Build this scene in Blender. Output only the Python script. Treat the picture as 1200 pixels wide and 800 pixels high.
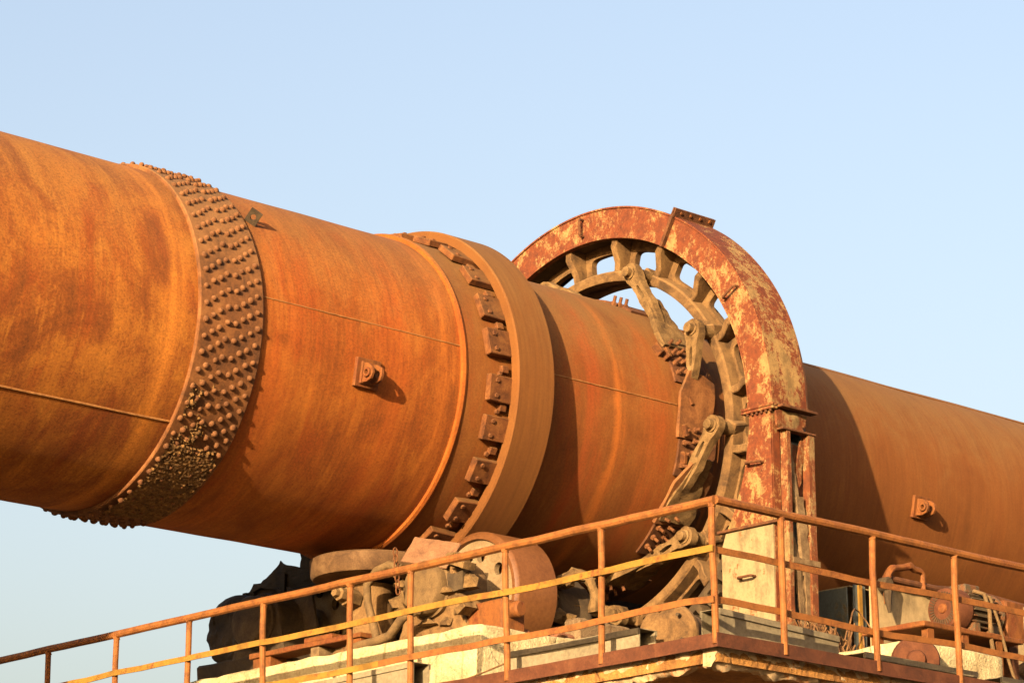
import bpy, bmesh, math, random
from mathutils import Vector, Matrix, noise
from mathutils.geometry import tessellate_polygon
random.seed(7)
PI = math.pi; rad = math.radians
for o in list(bpy.data.objects): bpy.data.objects.remove(o)
scene = bpy.context.scene
COL = scene.collection

# ------------------------------------------------------------------ camera
cam_data = bpy.data.cameras.new('camera'); cam = bpy.data.objects.new('camera', cam_data); COL.objects.link(cam)
cam_data.sensor_width = 36.0; cam_data.lens = 107.23; cam_data.clip_end = 9000; cam_data.clip_start = 0.5
cam.location = (-17.6925, -18.0872, -6.2174)
cam.rotation_euler = (rad(90 + 15.858), 0, rad(47.105 - 90))
scene.camera = cam

# ------------------------------------------------------------------ light
SUN_AZ, SUN_EL = rad(25.0), rad(13.0)          # direction the light travels, measured from +X towards +Y
tsun = Vector((-math.cos(SUN_EL)*math.cos(SUN_AZ), -math.cos(SUN_EL)*math.sin(SUN_AZ), math.sin(SUN_EL)))
world = bpy.data.worlds.new('World'); scene.world = world; world.use_nodes = True
wn = world.node_tree.nodes; wl = world.node_tree.links
sky = wn.new('ShaderNodeTexSky'); sky.sky_type = 'NISHITA'; sky.sun_disc = False
sky.sun_elevation = SUN_EL; sky.sun_rotation = math.atan2(tsun.x, tsun.y)
sky.altitude = 0; sky.air_density = 1.15; sky.dust_density = 7.7; sky.ozone_density = 0.35
tint = wn.new('ShaderNodeMix'); tint.data_type = 'RGBA'; tint.blend_type = 'MULTIPLY'; tint.inputs[0].default_value = 1.0
tint.inputs[7].default_value = (1.06, 1.005, 1.05, 1)          # faint colour grade against the green cast, the same over the whole sky
wl.new(sky.outputs[0], tint.inputs[6])
bg = wn['Background']; wl.new(tint.outputs[2], bg.inputs[0]); bg.inputs[1].default_value = 0.096
sd = bpy.data.lights.new('sun', 'SUN'); sd.energy = 5.0; sd.angle = rad(0.55); sd.color = (1.0, 0.735, 0.44)
sun = bpy.data.objects.new('sun', sd); COL.objects.link(sun)
sun.rotation_euler = tsun.to_track_quat('Z', 'Y').to_euler(); sun.location = tsun*60
vs = scene.view_settings; vs.view_transform = 'Standard'; vs.look = 'None'; vs.gamma = 1; vs.use_curve_mapping = False
vs.exposure = 1.90

# ------------------------------------------------------------------ material helpers
class NT:
    def __init__(s, name):
        s.m = bpy.data.materials.new(name); s.m.use_nodes = True
        s.n = s.m.node_tree.nodes; s.l = s.m.node_tree.links; s.b = s.n['Principled BSDF']
        s.b.inputs['Specular IOR Level'].default_value = 0.25
        g = s.n.new('ShaderNodeNewGeometry'); s.pos = g.outputs['Position']; s.nor = g.outputs['Normal']
    def val(s, sock, v):
        if hasattr(v, 'is_linked') or hasattr(v, 'links'): s.l.new(v, sock)
        else: sock.default_value = v
    def math(s, op, a, b=0.0, clamp=False):
        n = s.n.new('ShaderNodeMath'); n.operation = op; n.use_clamp = clamp; s.val(n.inputs[0], a); s.val(n.inputs[1], b); return n.outputs[0]
    def sep(s, v):
        n = s.n.new('ShaderNodeSeparateXYZ'); s.l.new(v, n.inputs[0]); return n.outputs
    def comb(s, x, y, z):
        n = s.n.new('ShaderNodeCombineXYZ'); s.val(n.inputs[0], x); s.val(n.inputs[1], y); s.val(n.inputs[2], z); return n.outputs[0]
    def scale(s, v, xyz, off=(0,0,0)):
        n = s.n.new('ShaderNodeMapping'); s.l.new(v, n.inputs[0]); n.inputs['Scale'].default_value = xyz; n.inputs['Location'].default_value = off; return n.outputs[0]
    def noise(s, v, sc, det=6, ro=0.6, dist=0.0):
        n = s.n.new('ShaderNodeTexNoise'); s.l.new(v, n.inputs['Vector']); n.inputs['Scale'].default_value = sc
        n.inputs['Detail'].default_value = det; n.inputs['Roughness'].default_value = ro; n.inputs['Distortion'].default_value = dist
        return n.outputs['Fac']
    def voro(s, v, sc, feat='F1'):
        n = s.n.new('ShaderNodeTexVoronoi'); s.l.new(v, n.inputs['Vector']); n.inputs['Scale'].default_value = sc; n.feature = feat; return n.outputs['Distance']
    def step(s, v, a, b):
        n = s.n.new('ShaderNodeMapRange'); n.interpolation_type = 'SMOOTHSTEP'; s.l.new(v, n.inputs[0]); n.inputs[1].default_value = a; n.inputs[2].default_value = b; return n.outputs[0]
    def ramp(s, f, stops):
        n = s.n.new('ShaderNodeValToRGB'); s.l.new(f, n.inputs[0]); e = n.color_ramp.elements
        while len(e) < len(stops): e.new(0.5)
        for k, (p, c) in enumerate(stops): e[k].position = p; e[k].color = (*c, 1)
        return n.outputs[0]
    def mix(s, f, a, b, mode='MIX'):
        n = s.n.new('ShaderNodeMix'); n.data_type = 'RGBA'; n.blend_type = mode; s.val(n.inputs[0], f)
        for sock, c in ((n.inputs[6], a), (n.inputs[7], b)):
            if isinstance(c, tuple): sock.default_value = (*c, 1)
            else: s.l.new(c, sock)
        return n.outputs[2]
    def done(s, col, rough=0.85, h=None, hd=0.01, hs=0.6, metal=0.0):
        if isinstance(col, tuple): s.b.inputs['Base Color'].default_value = (*col, 1)
        else: s.l.new(col, s.b.inputs['Base Color'])
        s.val(s.b.inputs['Roughness'], rough); s.b.inputs['Metallic'].default_value = metal
        if h is not None:
            bp = s.n.new('ShaderNodeBump'); bp.inputs['Strength'].default_value = hs; bp.inputs['Distance'].default_value = hd
            s.l.new(h, bp.inputs['Height']); s.l.new(bp.outputs[0], s.b.inputs['Normal'])
        return s.m

def shell_mat(name, off, dark, mid, light, red, dustc, dust=0.5, yellow=0.5, redamt=0.5, rings=(), speck=0.8, con=1.0, score=0.18):
    t = NT(name); x, y, z = t.sep(t.pos)
    ang = t.math('ARCTAN2', z, t.math('MULTIPLY', y, -1.0))
    cyl = t.comb(t.math('ADD', x, off), t.math('MULTIPLY', ang, 1.3), off)
    streak = t.noise(t.scale(cyl, (8, 0.8, 1)), 1.0, 7, 0.62, 0.3)
    fstreak = t.noise(t.scale(cyl, (34, 1.6, 1)), 1.0, 4, 0.6, 0.2)
    patch = t.noise(t.scale(cyl, (1.25, 0.95, 1), (3, off, 0)), 1.0, 12, 0.64, 1.1)
    pat2 = t.noise(t.scale(cyl, (3.4, 1.9, 1), (7, off*2, 0)), 1.0, 10, 0.72, 0.6)
    fine = t.noise(t.pos, 60, 5, 0.75)
    grain = t.noise(t.pos, 190, 2, 0.6)
    v = t.math('ADD', t.math('MULTIPLY', patch, 0.5), t.math('ADD', t.math('MULTIPLY', pat2, 0.3), t.math('MULTIPLY', streak, 0.2)))
    w = 0.12/con
    hi = tuple(min(0.9, c*q) for c, q in zip(light, (1.2, 1.3, 1.35)))
    base = t.ramp(v, [(0.5-w*1.25, dark), (0.5-w*0.35, mid), (0.5+w*0.45, light), (0.5+w*1.35, hi)])
    yel = t.math('MULTIPLY', t.step(t.math('ADD', t.math('MULTIPLY', pat2, 0.65), t.math('MULTIPLY', fstreak, 0.35)), 0.52, 0.64), yellow)
    base = t.mix(yel, base, hi)
    rd = t.math('MULTIPLY', t.step(t.noise(t.scale(cyl, (4.2, 0.9, 1), (off, 2, 0)), 1.0, 9, 0.70, 0.7), 0.48, 0.66), redamt)
    base = t.mix(rd, base, red)
    for (rx, rw, ra, rc) in rings:                       # run-off stains beside old welds
        g_ = t.math('ABSOLUTE', t.math('ADD', t.math('SUBTRACT', x, rx), t.math('MULTIPLY', t.math('SUBTRACT', patch, 0.5), rw*2.2)))
        base = t.mix(t.math('MULTIPLY', t.math('MULTIPLY', t.math('SUBTRACT', 1.0, t.step(g_, 0.0, rw)), t.step(streak, 0.3, 0.62)), ra), base, rc)
    nz = t.sep(t.nor)[2]                                  # settled dust on what faces up
    dm = t.math('MULTIPLY', t.step(t.math('ADD', nz, t.math('MULTIPLY', t.math('SUBTRACT', pat2, 0.5), 1.6)), -0.05, 0.95), dust)
    base = t.mix(dm, base, dustc)
    sp = t.ramp(fine, [(0.3, (0.45, 0.40, 0.36)), (0.5, (1, 1, 1)), (0.72, (1.5, 1.45, 1.3))])
    base = t.mix(speck, base, sp, 'MULTIPLY')
    base = t.mix(score, base, t.ramp(fstreak, [(0.32, (0.62, 0.58, 0.55)), (0.5, (1, 1, 1)), (0.7, (1.3, 1.28, 1.25))]), 'MULTIPLY')
    sc = t.step(t.noise(t.scale(cyl, (5, 1.6, 1), (off*3, 5, 0)), 1.0, 10, 0.74, 1.0), 0.59, 0.70)     # dark runs and scabs
    base = t.mix(t.math('MULTIPLY', sc, 0.6*speck), base, dark)
    h = t.math('ADD', t.math('MULTIPLY', fine, 0.5*speck), t.math('ADD', t.math('MULTIPLY', grain, 0.3*speck), t.math('ADD', t.math('MULTIPLY', patch, 0.9), t.math('MULTIPLY', pat2, 0.4))))
    return t.done(base, 0.86, h, 0.006, 0.7)

def rust_mat(name, dark, mid, light, sc=6, rough=0.85, hd=0.004, dust=None, dustamt=0.5):
    t = NT(name)
    n1 = t.noise(t.pos, sc, 8, 0.68, 0.5); n2 = t.noise(t.pos, sc*11, 4, 0.7)
    c = t.ramp(n1, [(0.33, dark), (0.5, mid), (0.68, light)])
    c = t.mix(0.6, c, t.ramp(n2, [(0.3, (0.55, 0.5, 0.48)), (0.55, (1, 1, 1)), (0.75, (1.3, 1.25, 1.2))]), 'MULTIPLY')
    if dust:
        nz = t.sep(t.nor)[2]
        c = t.mix(t.math('MULTIPLY', t.step(t.math('ADD', nz, t.math('MULTIPLY', n1, 0.8)), 0.3, 1.2), dustamt), c, dust)
    return t.done(c, rough, t.math('ADD', n1, t.math('MULTIPLY', n2, 0.5)), hd, 0.7)

def paint_mat(name, paint, rustc, rustd, cover=0.5, sc=7, soft=0.06, stretch=(1, 1, 0.5)):
    """old paint peeled off rusted steel; cover = share of paint left"""
    t = NT(name)
    v = t.scale(t.pos, stretch)
    a = t.noise(v, sc, 12, 0.78, 0.12); b = t.noise(t.pos, sc*0.22, 3, 0.5); g = t.noise(t.pos, sc*9, 5, 0.75)
    vd = t.voro(t.scale(t.pos, (1, 1, 0.8)), sc*4.5)
    f = t.math('ADD', t.math('ADD', t.math('MULTIPLY', a, 0.62), t.math('MULTIPLY', vd, 0.06)), t.math('ADD', t.math('MULTIPLY', b, 0.28), t.math('MULTIPLY', g, 0.16)))
    th = 0.545 + (0.5 - cover)*0.36
    left = t.step(f, th - soft*0.14, th + soft*0.14)
    edge = t.step(f, th - soft*0.55, th + soft*0.1)
    rc = t.ramp(t.noise(t.pos, sc*2.3, 7, 0.7), [(0.3, rustd), (0.62, rustc)])
    st = t.ramp(t.noise(v, sc*1.7, 6, 0.65), [(0.35, tuple(c*0.55 for c in paint)), (0.55, paint)])
    c = t.mix(edge, rc, tuple(p*0.35+q*0.75 for p, q in zip(paint, rustc)))
    c = t.mix(left, c, st)
    c = t.mix(0.5, c, t.ramp(g, [(0.3, (0.6, 0.56, 0.52)), (0.55, (1, 1, 1)), (0.75, (1.2, 1.18, 1.15))]), 'MULTIPLY')
    return t.done(c, 0.75, t.math('ADD', t.math('MULTIPLY', left, 0.6), t.math('MULTIPLY', g, 0.5)), 0.003, 0.6)

def concrete_mat(name, lightc, darkc, stain, sc=3, hd=0.012):
    t = NT(name)
    a = t.noise(t.pos, sc, 10, 0.68, 0.5); g = t.noise(t.pos, sc*16, 5, 0.75)
    pit = t.voro(t.pos, sc*14); drip = t.noise(t.scale(t.pos, (6, 6, 0.5)), 1.3, 8, 0.68, 0.3)
    c = t.ramp(a, [(0.36, darkc), (0.54, lightc)])
    c = t.mix(t.math('MULTIPLY', t.step(drip, 0.52, 0.68), 0.75), c, stain)
    w_ = t.n.new('ShaderNodeTexNoise'); t.l.new(t.pos, w_.inputs['Vector']); w_.inputs['Scale'].default_value = sc*1.2; w_.inputs['Detail'].default_value = 5
    wv = t.n.new('ShaderNodeMix'); wv.data_type = 'VECTOR'; wv.inputs[0].default_value = 0.22; t.l.new(t.pos, wv.inputs[4]); t.l.new(w_.outputs['Color'], wv.inputs[5])
    crack = t.math('SUBTRACT', 1.0, t.step(t.voro(wv.outputs[1], sc*0.45, 'DISTANCE_TO_EDGE'), 0.0, 0.010))
    crack = t.math('MULTIPLY', crack, t.step(drip, 0.42, 0.62))
    c = t.mix(t.math('MULTIPLY', crack, 0.4), c, tuple(q*0.35 for q in darkc))
    c = t.mix(0.75, c, t.ramp(g, [(0.28, (0.45, 0.42, 0.38)), (0.5, (1, 1, 1)), (0.8, (1.25, 1.25, 1.25))]), 'MULTIPLY')
    return t.done(c, 0.92, t.math('SUBTRACT', t.math('ADD', g, t.math('MULTIPLY', pit, 0.4)), t.math('MULTIPLY', crack, 0.8)), hd, 0.9)

DUST = (0.114, 0.061, 0.018)
M = {}
M['shell_a'] = shell_mat('rust_shell_mottled', 0.0, (0.0617, 0.0186, 0.0029), (0.1377, 0.0381, 0.0047), (0.2166, 0.0753, 0.0085), (0.1501, 0.0288, 0.0029), DUST, 0.45, 0.75, 0.55, rings=((-5.35, 0.16, 0.8, (0.3287, 0.1163, 0.0142)),), speck=0.85, con=1.15)
M['shell_b'] = shell_mat('rust_shell_streaked', 4.3, (0.076, 0.021, 0.002), (0.152, 0.039, 0.003), (0.203, 0.061, 0.006), (0.180, 0.037, 0.003), DUST, 0.6, 0.45, 0.7, rings=((-2.75, 0.14, 0.7, (0.308, 0.090, 0.010)), (-4.3, 0.25, 0.5, (0.276, 0.070, 0.007)), (-3.3, 0.3, 0.4, (0.268, 0.063, 0.006))), speck=0.65, score=0.34)
M['shell_c'] = shell_mat('rust_shell_dusty', 9.1, (0.057, 0.016, 0.002), (0.110, 0.033, 0.004), (0.135, 0.046, 0.007), (0.142, 0.029, 0.002), DUST, 0.75, 0.2, 0.55, rings=((-0.86, 0.10, 0.8, (0.269, 0.077, 0.009)), (-1.15, 0.2, 0.6, (0.194, 0.033, 0.004)), (-0.45, 0.22, 0.5, (0.202, 0.043, 0.005))), speck=0.45)
M['shell_d'] = shell_mat('rust_shell_even', 14.7, (0.069, 0.022, 0.003), (0.100, 0.032, 0.004), (0.115, 0.039, 0.006), (0.112, 0.030, 0.004), DUST, 0.7, 0.12, 0.25, speck=0.28, con=0.8, score=0.26)
M['band'] = rust_mat('rivet_band_rust', (0.05, 0.021, 0.008), (0.115, 0.044, 0.013), (0.18, 0.075, 0.023), 5, 0.85, 0.006, (0.16, 0.088, 0.033), 0.5)
M['rivet'] = rust_mat('rivet_rust', (0.0589, 0.0225, 0.0081), (0.0975, 0.0387, 0.0126), (0.1490, 0.0648, 0.0234), 14, 0.85, 0.004, (0.1334, 0.0702, 0.0261), 0.35)
M['tyre'] = shell_mat('tyre_rust', 21.3, (0.069, 0.024, 0.004), (0.099, 0.036, 0.006), (0.111, 0.042, 0.007), (0.114, 0.033, 0.005), DUST, 0.5, 0.05, 0.15, speck=0.25, con=0.8, score=0.34)
M['pad'] = rust_mat('pad_rust', (0.0387, 0.0135, 0.0036), (0.0936, 0.0315, 0.0072), (0.1404, 0.0540, 0.0126), 9, 0.85, 0.005, DUST, 0.5)
M['dark_rust'] = rust_mat('dark_rust', (0.033, 0.013, 0.005), (0.070, 0.026, 0.009), (0.112, 0.044, 0.014), 9)
M['bolt'] = rust_mat('bolt_rust', (0.048, 0.016, 0.005), (0.095, 0.035, 0.010), (0.135, 0.056, 0.018), 20)
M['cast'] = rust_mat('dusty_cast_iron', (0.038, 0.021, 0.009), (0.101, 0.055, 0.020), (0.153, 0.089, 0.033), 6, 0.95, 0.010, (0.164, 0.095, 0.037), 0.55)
M['link'] = rust_mat('crusted_link', (0.0408, 0.0221, 0.0085), (0.1088, 0.0638, 0.0229), (0.1632, 0.1011, 0.0425), 8, 0.95, 0.014)
M['guard'] = paint_mat('peeling_rust_guard', (0.200, 0.122, 0.044), (0.110, 0.0265, 0.0065), (0.050, 0.0125, 0.0045), 0.37, 6.5, 0.09, (1, 1, 0.75))
M['guard_low'] = paint_mat('cream_guard_panel', (0.195, 0.150, 0.078), (0.14, 0.045, 0.011), (0.07, 0.024, 0.008), 0.56, 5.0, 0.10)
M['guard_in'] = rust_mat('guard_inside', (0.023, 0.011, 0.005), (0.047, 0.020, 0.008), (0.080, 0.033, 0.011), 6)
M['frame'] = paint_mat('guard_frame_paint', (0.175, 0.112, 0.046), (0.115, 0.032, 0.008), (0.05, 0.015, 0.006), 0.42, 8.0, 0.08)
M['weathered'] = rust_mat('weathered_lath', (0.057, 0.033, 0.015), (0.114, 0.073, 0.035), (0.170, 0.116, 0.059), 12, 0.95)
M['rail'] = paint_mat('rail_orange', (0.170, 0.062, 0.013), (0.112, 0.036, 0.008), (0.05, 0.017, 0.007), 0.56, 6.0, 0.2, (1, 1, 1))
M['rail_yellow'] = paint_mat('rail_yellow', (0.190, 0.098, 0.013), (0.125, 0.042, 0.009), (0.06, 0.02, 0.007), 0.60, 4.0, 0.12, (1, 1, 1))
M['toe'] = rust_mat('toe_plate_rust', (0.037, 0.012, 0.005), (0.062, 0.019, 0.007), (0.087, 0.031, 0.012), 5)
M['concrete'] = concrete_mat('pale_concrete', (0.37, 0.315, 0.175), (0.265, 0.205, 0.105), (0.15, 0.10, 0.042))
M['caked'] = rust_mat('caked_dust', (0.045, 0.025, 0.010), (0.12, 0.063, 0.021), (0.23, 0.125, 0.04), 22, 0.95, 0.02)
M['dark_disc'] = rust_mat('thrust_disc', (0.0413, 0.0202, 0.0077), (0.0788, 0.0418, 0.0168), (0.1200, 0.0684, 0.0294), 7)
M['cover'] = rust_mat('cover_plate_rust', (0.075, 0.035, 0.017), (0.125, 0.062, 0.030), (0.17, 0.09, 0.045), 7)
M['weld'] = rust_mat('weld_bead', (0.13, 0.052, 0.014), (0.20, 0.088, 0.024), (0.27, 0.13, 0.04), 20)
M['slab'] = concrete_mat('slab_concrete', (0.2470, 0.1176, 0.0297), (0.1300, 0.0576, 0.0154), (0.1105, 0.0456, 0.0132), 1.6, 0.02)
M['spall'] = paint_mat('spalled_edge', (0.33, 0.235, 0.13), (0.26, 0.10, 0.026), (0.12, 0.042, 0.013), 0.58, 8.0, 0.12)
M['zinc'] = rust_mat('galvanised_sheet', (0.1098, 0.0900, 0.0546), (0.1546, 0.1280, 0.0796), (0.1893, 0.1580, 0.1006), 4, 0.55, 0.001, (0.2094, 0.1580, 0.0866), 0.3)
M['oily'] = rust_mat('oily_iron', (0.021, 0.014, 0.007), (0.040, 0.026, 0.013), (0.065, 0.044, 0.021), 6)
M['orange_steel'] = paint_mat('orange_steel', (0.132, 0.045, 0.009), (0.101, 0.027, 0.006), (0.053, 0.014, 0.003), 0.55, 8.0, 0.15)
M['roller'] = rust_mat('roller_face', (0.095, 0.045, 0.015), (0.122, 0.063, 0.023), (0.146, 0.081, 0.034), 5, 0.7, 0.002)
M['roller_rim'] = rust_mat('roller_rim', (0.076, 0.028, 0.008), (0.093, 0.036, 0.011), (0.101, 0.041, 0.013), 3, 0.55, 0.001)
M['cream'] = rust_mat('cream_cast', (0.109, 0.072, 0.034), (0.152, 0.106, 0.055), (0.182, 0.135, 0.077), 7, 0.9)
M['casing'] = paint_mat('casing_cream', (0.245, 0.178, 0.090), (0.177, 0.081, 0.023), (0.084, 0.040, 0.016), 0.74, 3.0, 0.14)
M['casing_blue'] = paint_mat('casing_blue_grey', (0.060, 0.071, 0.068), (0.084, 0.063, 0.030), (0.031, 0.024, 0.016), 0.6, 4.0, 0.12)
M['motor'] = paint_mat('motor_paint', (0.064, 0.046, 0.025), (0.113, 0.042, 0.013), (0.049, 0.018, 0.006), 0.45, 8.0, 0.15)
M['fan'] = rust_mat('fan_cover_rust', (0.038, 0.011, 0.004), (0.065, 0.020, 0.006), (0.083, 0.028, 0.010), 9)
M['rubble'] = concrete_mat('rubble', (0.183, 0.123, 0.064), (0.111, 0.069, 0.034), (0.095, 0.047, 0.020), 6, 0.02)
M['red_rubble'] = concrete_mat('red_rubble', (0.177, 0.071, 0.035), (0.114, 0.038, 0.018), (0.126, 0.075, 0.043), 6, 0.02)
M['wire'] = rust_mat('rusty_wire', (0.047, 0.022, 0.008), (0.099, 0.048, 0.018), (0.150, 0.080, 0.028), 20)
M['rubber'] = rust_mat('dusty_rubber', (0.060, 0.036, 0.015), (0.094, 0.058, 0.023), (0.124, 0.076, 0.032), 9)
M['ground'] = concrete_mat('dusty_ground', (0.085, 0.066, 0.043), (0.06, 0.046, 0.03), (0.05, 0.04, 0.026), 0.5, 0.03)
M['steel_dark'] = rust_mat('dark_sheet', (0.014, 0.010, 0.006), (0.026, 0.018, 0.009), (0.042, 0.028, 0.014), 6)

# ------------------------------------------------------------------ mesh helpers
W = {}                                              # world matrices of what has been built
I4 = Matrix.Identity(4)
def link_obj(name, data, parent=None, Mw=None):
    o = bpy.data.objects.new(name, data); COL.objects.link(o)
    if Mw is None: Mw = W[parent] if parent else I4
    W[o] = Mw.copy()
    if parent: o.parent = parent; o.matrix_basis = W[parent].inverted() @ Mw
    else: o.matrix_basis = Mw
    return o
def tag(o, label, cat, group=None, kind=None):
    o['label'] = label; o['category'] = cat
    if group: o['group'] = group
    if kind: o['kind'] = kind
    return o
def thing(name, label, cat, loc=(0, 0, 0), group=None):
    o = link_obj(name, None, None, Matrix.Translation(loc)); o.empty_display_size = 0.2
    return tag(o, label, cat, group)
def P(x, r, deg):                                    # point round the kiln axis: 0 deg faces the near side, 90 is the top
    a = rad(deg); return Vector((x, -r*math.cos(a), r*math.sin(a)))

class MB:
    def __init__(s): s.v = []; s.f = []
    def add(s, vs, fs):
        k = len(s.v); s.v += [Vector(v) for v in vs]; s.f += [tuple(i+k for i in f) for f in fs]; return s
    def box(s, c, size, R=None):
        hx, hy, hz = [d/2 for d in size]; c = Vector(c)
        vs = [Vector((x, y, z)) for x in (-hx, hx) for y in (-hy, hy) for z in (-hz, hz)]
        if R is not None: vs = [R @ v for v in vs]
        return s.add([c+v for v in vs], [(0, 1, 3, 2), (4, 6, 7, 5), (0, 4, 5, 1), (2, 3, 7, 6), (0, 2, 6, 4), (1, 5, 7, 3)])
    def box2(s, a, b): return s.box([(p+q)/2 for p, q in zip(a, b)], [abs(q-p) for p, q in zip(a, b)])
    def bar(s, a, b, w, h, up=(0, 0, 1)):
        a = Vector(a); b = Vector(b); d = (b-a); L = d.length; d.normalize(); side = d.cross(Vector(up)).normalized(); u = side.cross(d)
        R = Matrix((d, side, u)).transposed(); return s.box((a+b)/2, (L, w, h), R)
    def tube(s, pts, r, n=10, caps=True):
        pts = [Vector(p) for p in pts]; rs = r if isinstance(r, (list, tuple)) else [r]*len(pts); k = len(s.v); rings = []
        ref = None
        for i, p in enumerate(pts):
            d = (pts[min(i+1, len(pts)-1)] - pts[max(i-1, 0)]).normalized()
            if ref is None: ref = d.orthogonal().normalized()
            ref = (ref - d*ref.dot(d)).normalized(); q = d.cross(ref)
            rings.append([p + (ref*math.cos(2*PI*j/n) + q*math.sin(2*PI*j/n))*rs[i] for j in range(n)])
        vs = [v for ring in rings for v in ring]; fs = []
        for i in range(len(pts)-1):
            for j in range(n): fs.append((i*n+j, i*n+(j+1) % n, (i+1)*n+(j+1) % n, (i+1)*n+j))
        if caps: fs += [tuple(range(n))[::-1], tuple(range((len(pts)-1)*n, len(pts)*n))]
        return s.add(vs, fs)
    def cyl(s, a, b, r, n=16): return s.tube([a, b], r, n)
    def lathe(s, prof, n=96, t0=0, t1=360, jit=None):   # closed profile of (x, r) round the kiln axis
        full = abs(t1-t0) >= 360; m = n if full else n+1; vs = []; k = len(prof)
        for j in range(m):
            a = t0 + (t1-t0)*j/n
            for (x, r) in prof:
                p = P(x, r, a)
                if jit: p = jit(p, x, r, a)
                vs.append(p)
        fs = []
        for j in range(n):
            j2 = (j+1) % m
            for i in range(k):
                i2 = (i+1) % k; fs.append((j*k+i, j*k+i2, j2*k+i2, j2*k+i))
        if not full: fs += [tuple(range(k)), tuple(range((m-1)*k, m*k))[::-1]]
        return s.add(vs, fs)
    def turned(s, base, axis, prof, n=32):               # profile of (dist along axis, radius), closed ends
        base = Vector(base); d = Vector(axis).normalized(); u = d.orthogonal().normalized(); w = d.cross(u); k = len(prof); vs = []; fs = []
        for j in range(n):
            a = 2*PI*j/n
            for (h, r) in prof: vs.append(base + d*h + (u*math.cos(a) + w*math.sin(a))*max(r, 0.0005))
        for j in range(n):
            j2 = (j+1) % n
            for i in range(k-1): fs.append((j*k+i, j*k+i+1, j2*k+i+1, j2*k+i))
        fs += [tuple(j*k for j in range(n)), tuple(j*k+k-1 for j in range(n))[::-1]]
        return s.add(vs, fs)
    def plate(s, loops, a, ex):                          # loops of 3-D points in one plane (first outer, rest holes) pushed by ex
        ex = Vector(ex); flat = [Vector(p) for lp in loops for p in lp]; n = len(flat)
        tris = tessellate_polygon([[Vector(p) for p in lp] for lp in loops])
        fs = [tuple(t) for t in tris] + [tuple(i+n for i in t)[::-1] for t in tris]; k = 0
        for lp in loops:
            m = len(lp)
            for i in range(m): fs.append((k+i, k+(i+1) % m, n+k+(i+1) % m, n+k+i))
            k += m
        return s.add(flat + [p+ex for p in flat], fs)
    def lump(s, c, size, seed=0, sub=2, amp=0.35, fr=2.0):
        bm = bmesh.new(); bmesh.ops.create_icosphere(bm, subdivisions=sub, radius=1.0); o = Vector((seed*3.7, seed*1.3, seed*2.1)); vs = []
        for v in bm.verts:
            d = 1 + amp*noise.noise(v.co*fr + o) + amp*0.5*noise.noise(v.co*fr*2.7 + o)
            q = v.co*d; q.z = max(q.z, -0.75); vs.append(Vector(c) + Vector((q.x*size[0], q.y*size[1], q.z*size[2])))
        bm.verts.index_update(); fs = [tuple(v.index for v in f.verts) for f in bm.faces]; bm.free(); return s.add(vs, fs)
    def mesh(s, name, mat, inv=None, bev=0.0, smooth=35, sub=0.0, rough=0.0, rfr=5.0, seg=1):
        bm = bmesh.new(); vv = [bm.verts.new(v if inv is None else inv @ v) for v in s.v]
        for f in s.f:
            if len(set(f)) > 2:
                try: bm.faces.new([vv[i] for i in f])
                except ValueError: pass
        bmesh.ops.remove_doubles(bm, verts=bm.verts, dist=1e-5); bmesh.ops.recalc_face_normals(bm, faces=bm.faces)
        if bev:
            ed = [e for e in bm.edges if len(e.link_faces) == 2 and e.calc_face_angle(0) > rad(30)]
            bmesh.ops.bevel(bm, geom=ed, offset=bev, segments=seg, affect='EDGES', clamp_overlap=True)
        if sub:
            for _ in range(7):
                ed = [e for e in bm.edges if e.calc_length() > sub]
                if not ed: break
                bmesh.ops.subdivide_edges(bm, edges=ed, cuts=1, use_grid_fill=True)
                bmesh.ops.triangulate(bm, faces=[f for f in bm.faces if len(f.verts) > 4])
        if rough:
            bm.normal_update()
            for v in bm.verts:
                p = v.co*rfr
                v.co += v.normal*rough*(noise.noise(p) + 0.6*noise.noise(p*2.3 + Vector((5, 1, 2))) + 0.35*noise.noise(p*5.1))
        me = bpy.data.meshes.new(name); bm.to_mesh(me); bm.free()
        me.materials.append(M[mat] if isinstance(mat, str) else mat)
        me.polygons.foreach_set('use_smooth', [True]*len(me.polygons)); me.set_sharp_from_angle(angle=rad(smooth)); me.update(); return me
    def build(s, name, mat, parent=None, **kw):
        inv = W[parent].inverted() if parent else None
        return link_obj(name, s.mesh(name, mat, inv, **kw), parent)
def inst(name, me, parent, Mw): return link_obj(name, me, parent, Mw)
def frame(o, z, x=(1, 0, 0)):                            # matrix with local Z along z
    z = Vector(z).normalized(); x = Vector(x); x = (x - z*x.dot(z)).normalized(); y = z.cross(x)
    m = Matrix((x, y, z)).transposed().to_4x4(); m.translation = Vector(o); return m
def hexbolt_mesh(name, r, h, mat, stud=0.0):
    b = MB(); b.turned((0, 0, -0.01), (0, 0, 1), [(0, r), (0.01+h*0.85, r), (0.01+h, r*0.82)], 6)
    if stud: b.turned((0, 0, h), (0, 0, 1), [(-0.005, r*0.55), (stud, r*0.55)], 8)
    return b.mesh(name, mat, smooth=30)

# ------------------------------------------------------------------ ground
b = MB(); n = 48; R_ = [0, 40, 400, 4000]; vs = [(0, 0, -7.9)]; fs = []
for k, r in enumerate(R_[1:]):
    for j in range(n): vs.append((r*math.cos(2*PI*j/n), r*math.sin(2*PI*j/n), -7.9))
for j in range(n):
    fs.append((0, 1+j, 1+(j+1) % n))
    for k in range(2): fs.append((1+k*n+j, 1+(k+1)*n+j, 1+(k+1)*n+(j+1) % n, 1+k*n+(j+1) % n))
g = b.add(vs, fs).build('ground', 'ground'); g['kind'] = 'structure'; g['label'] = 'dusty brown ground far below the platform'

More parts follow.
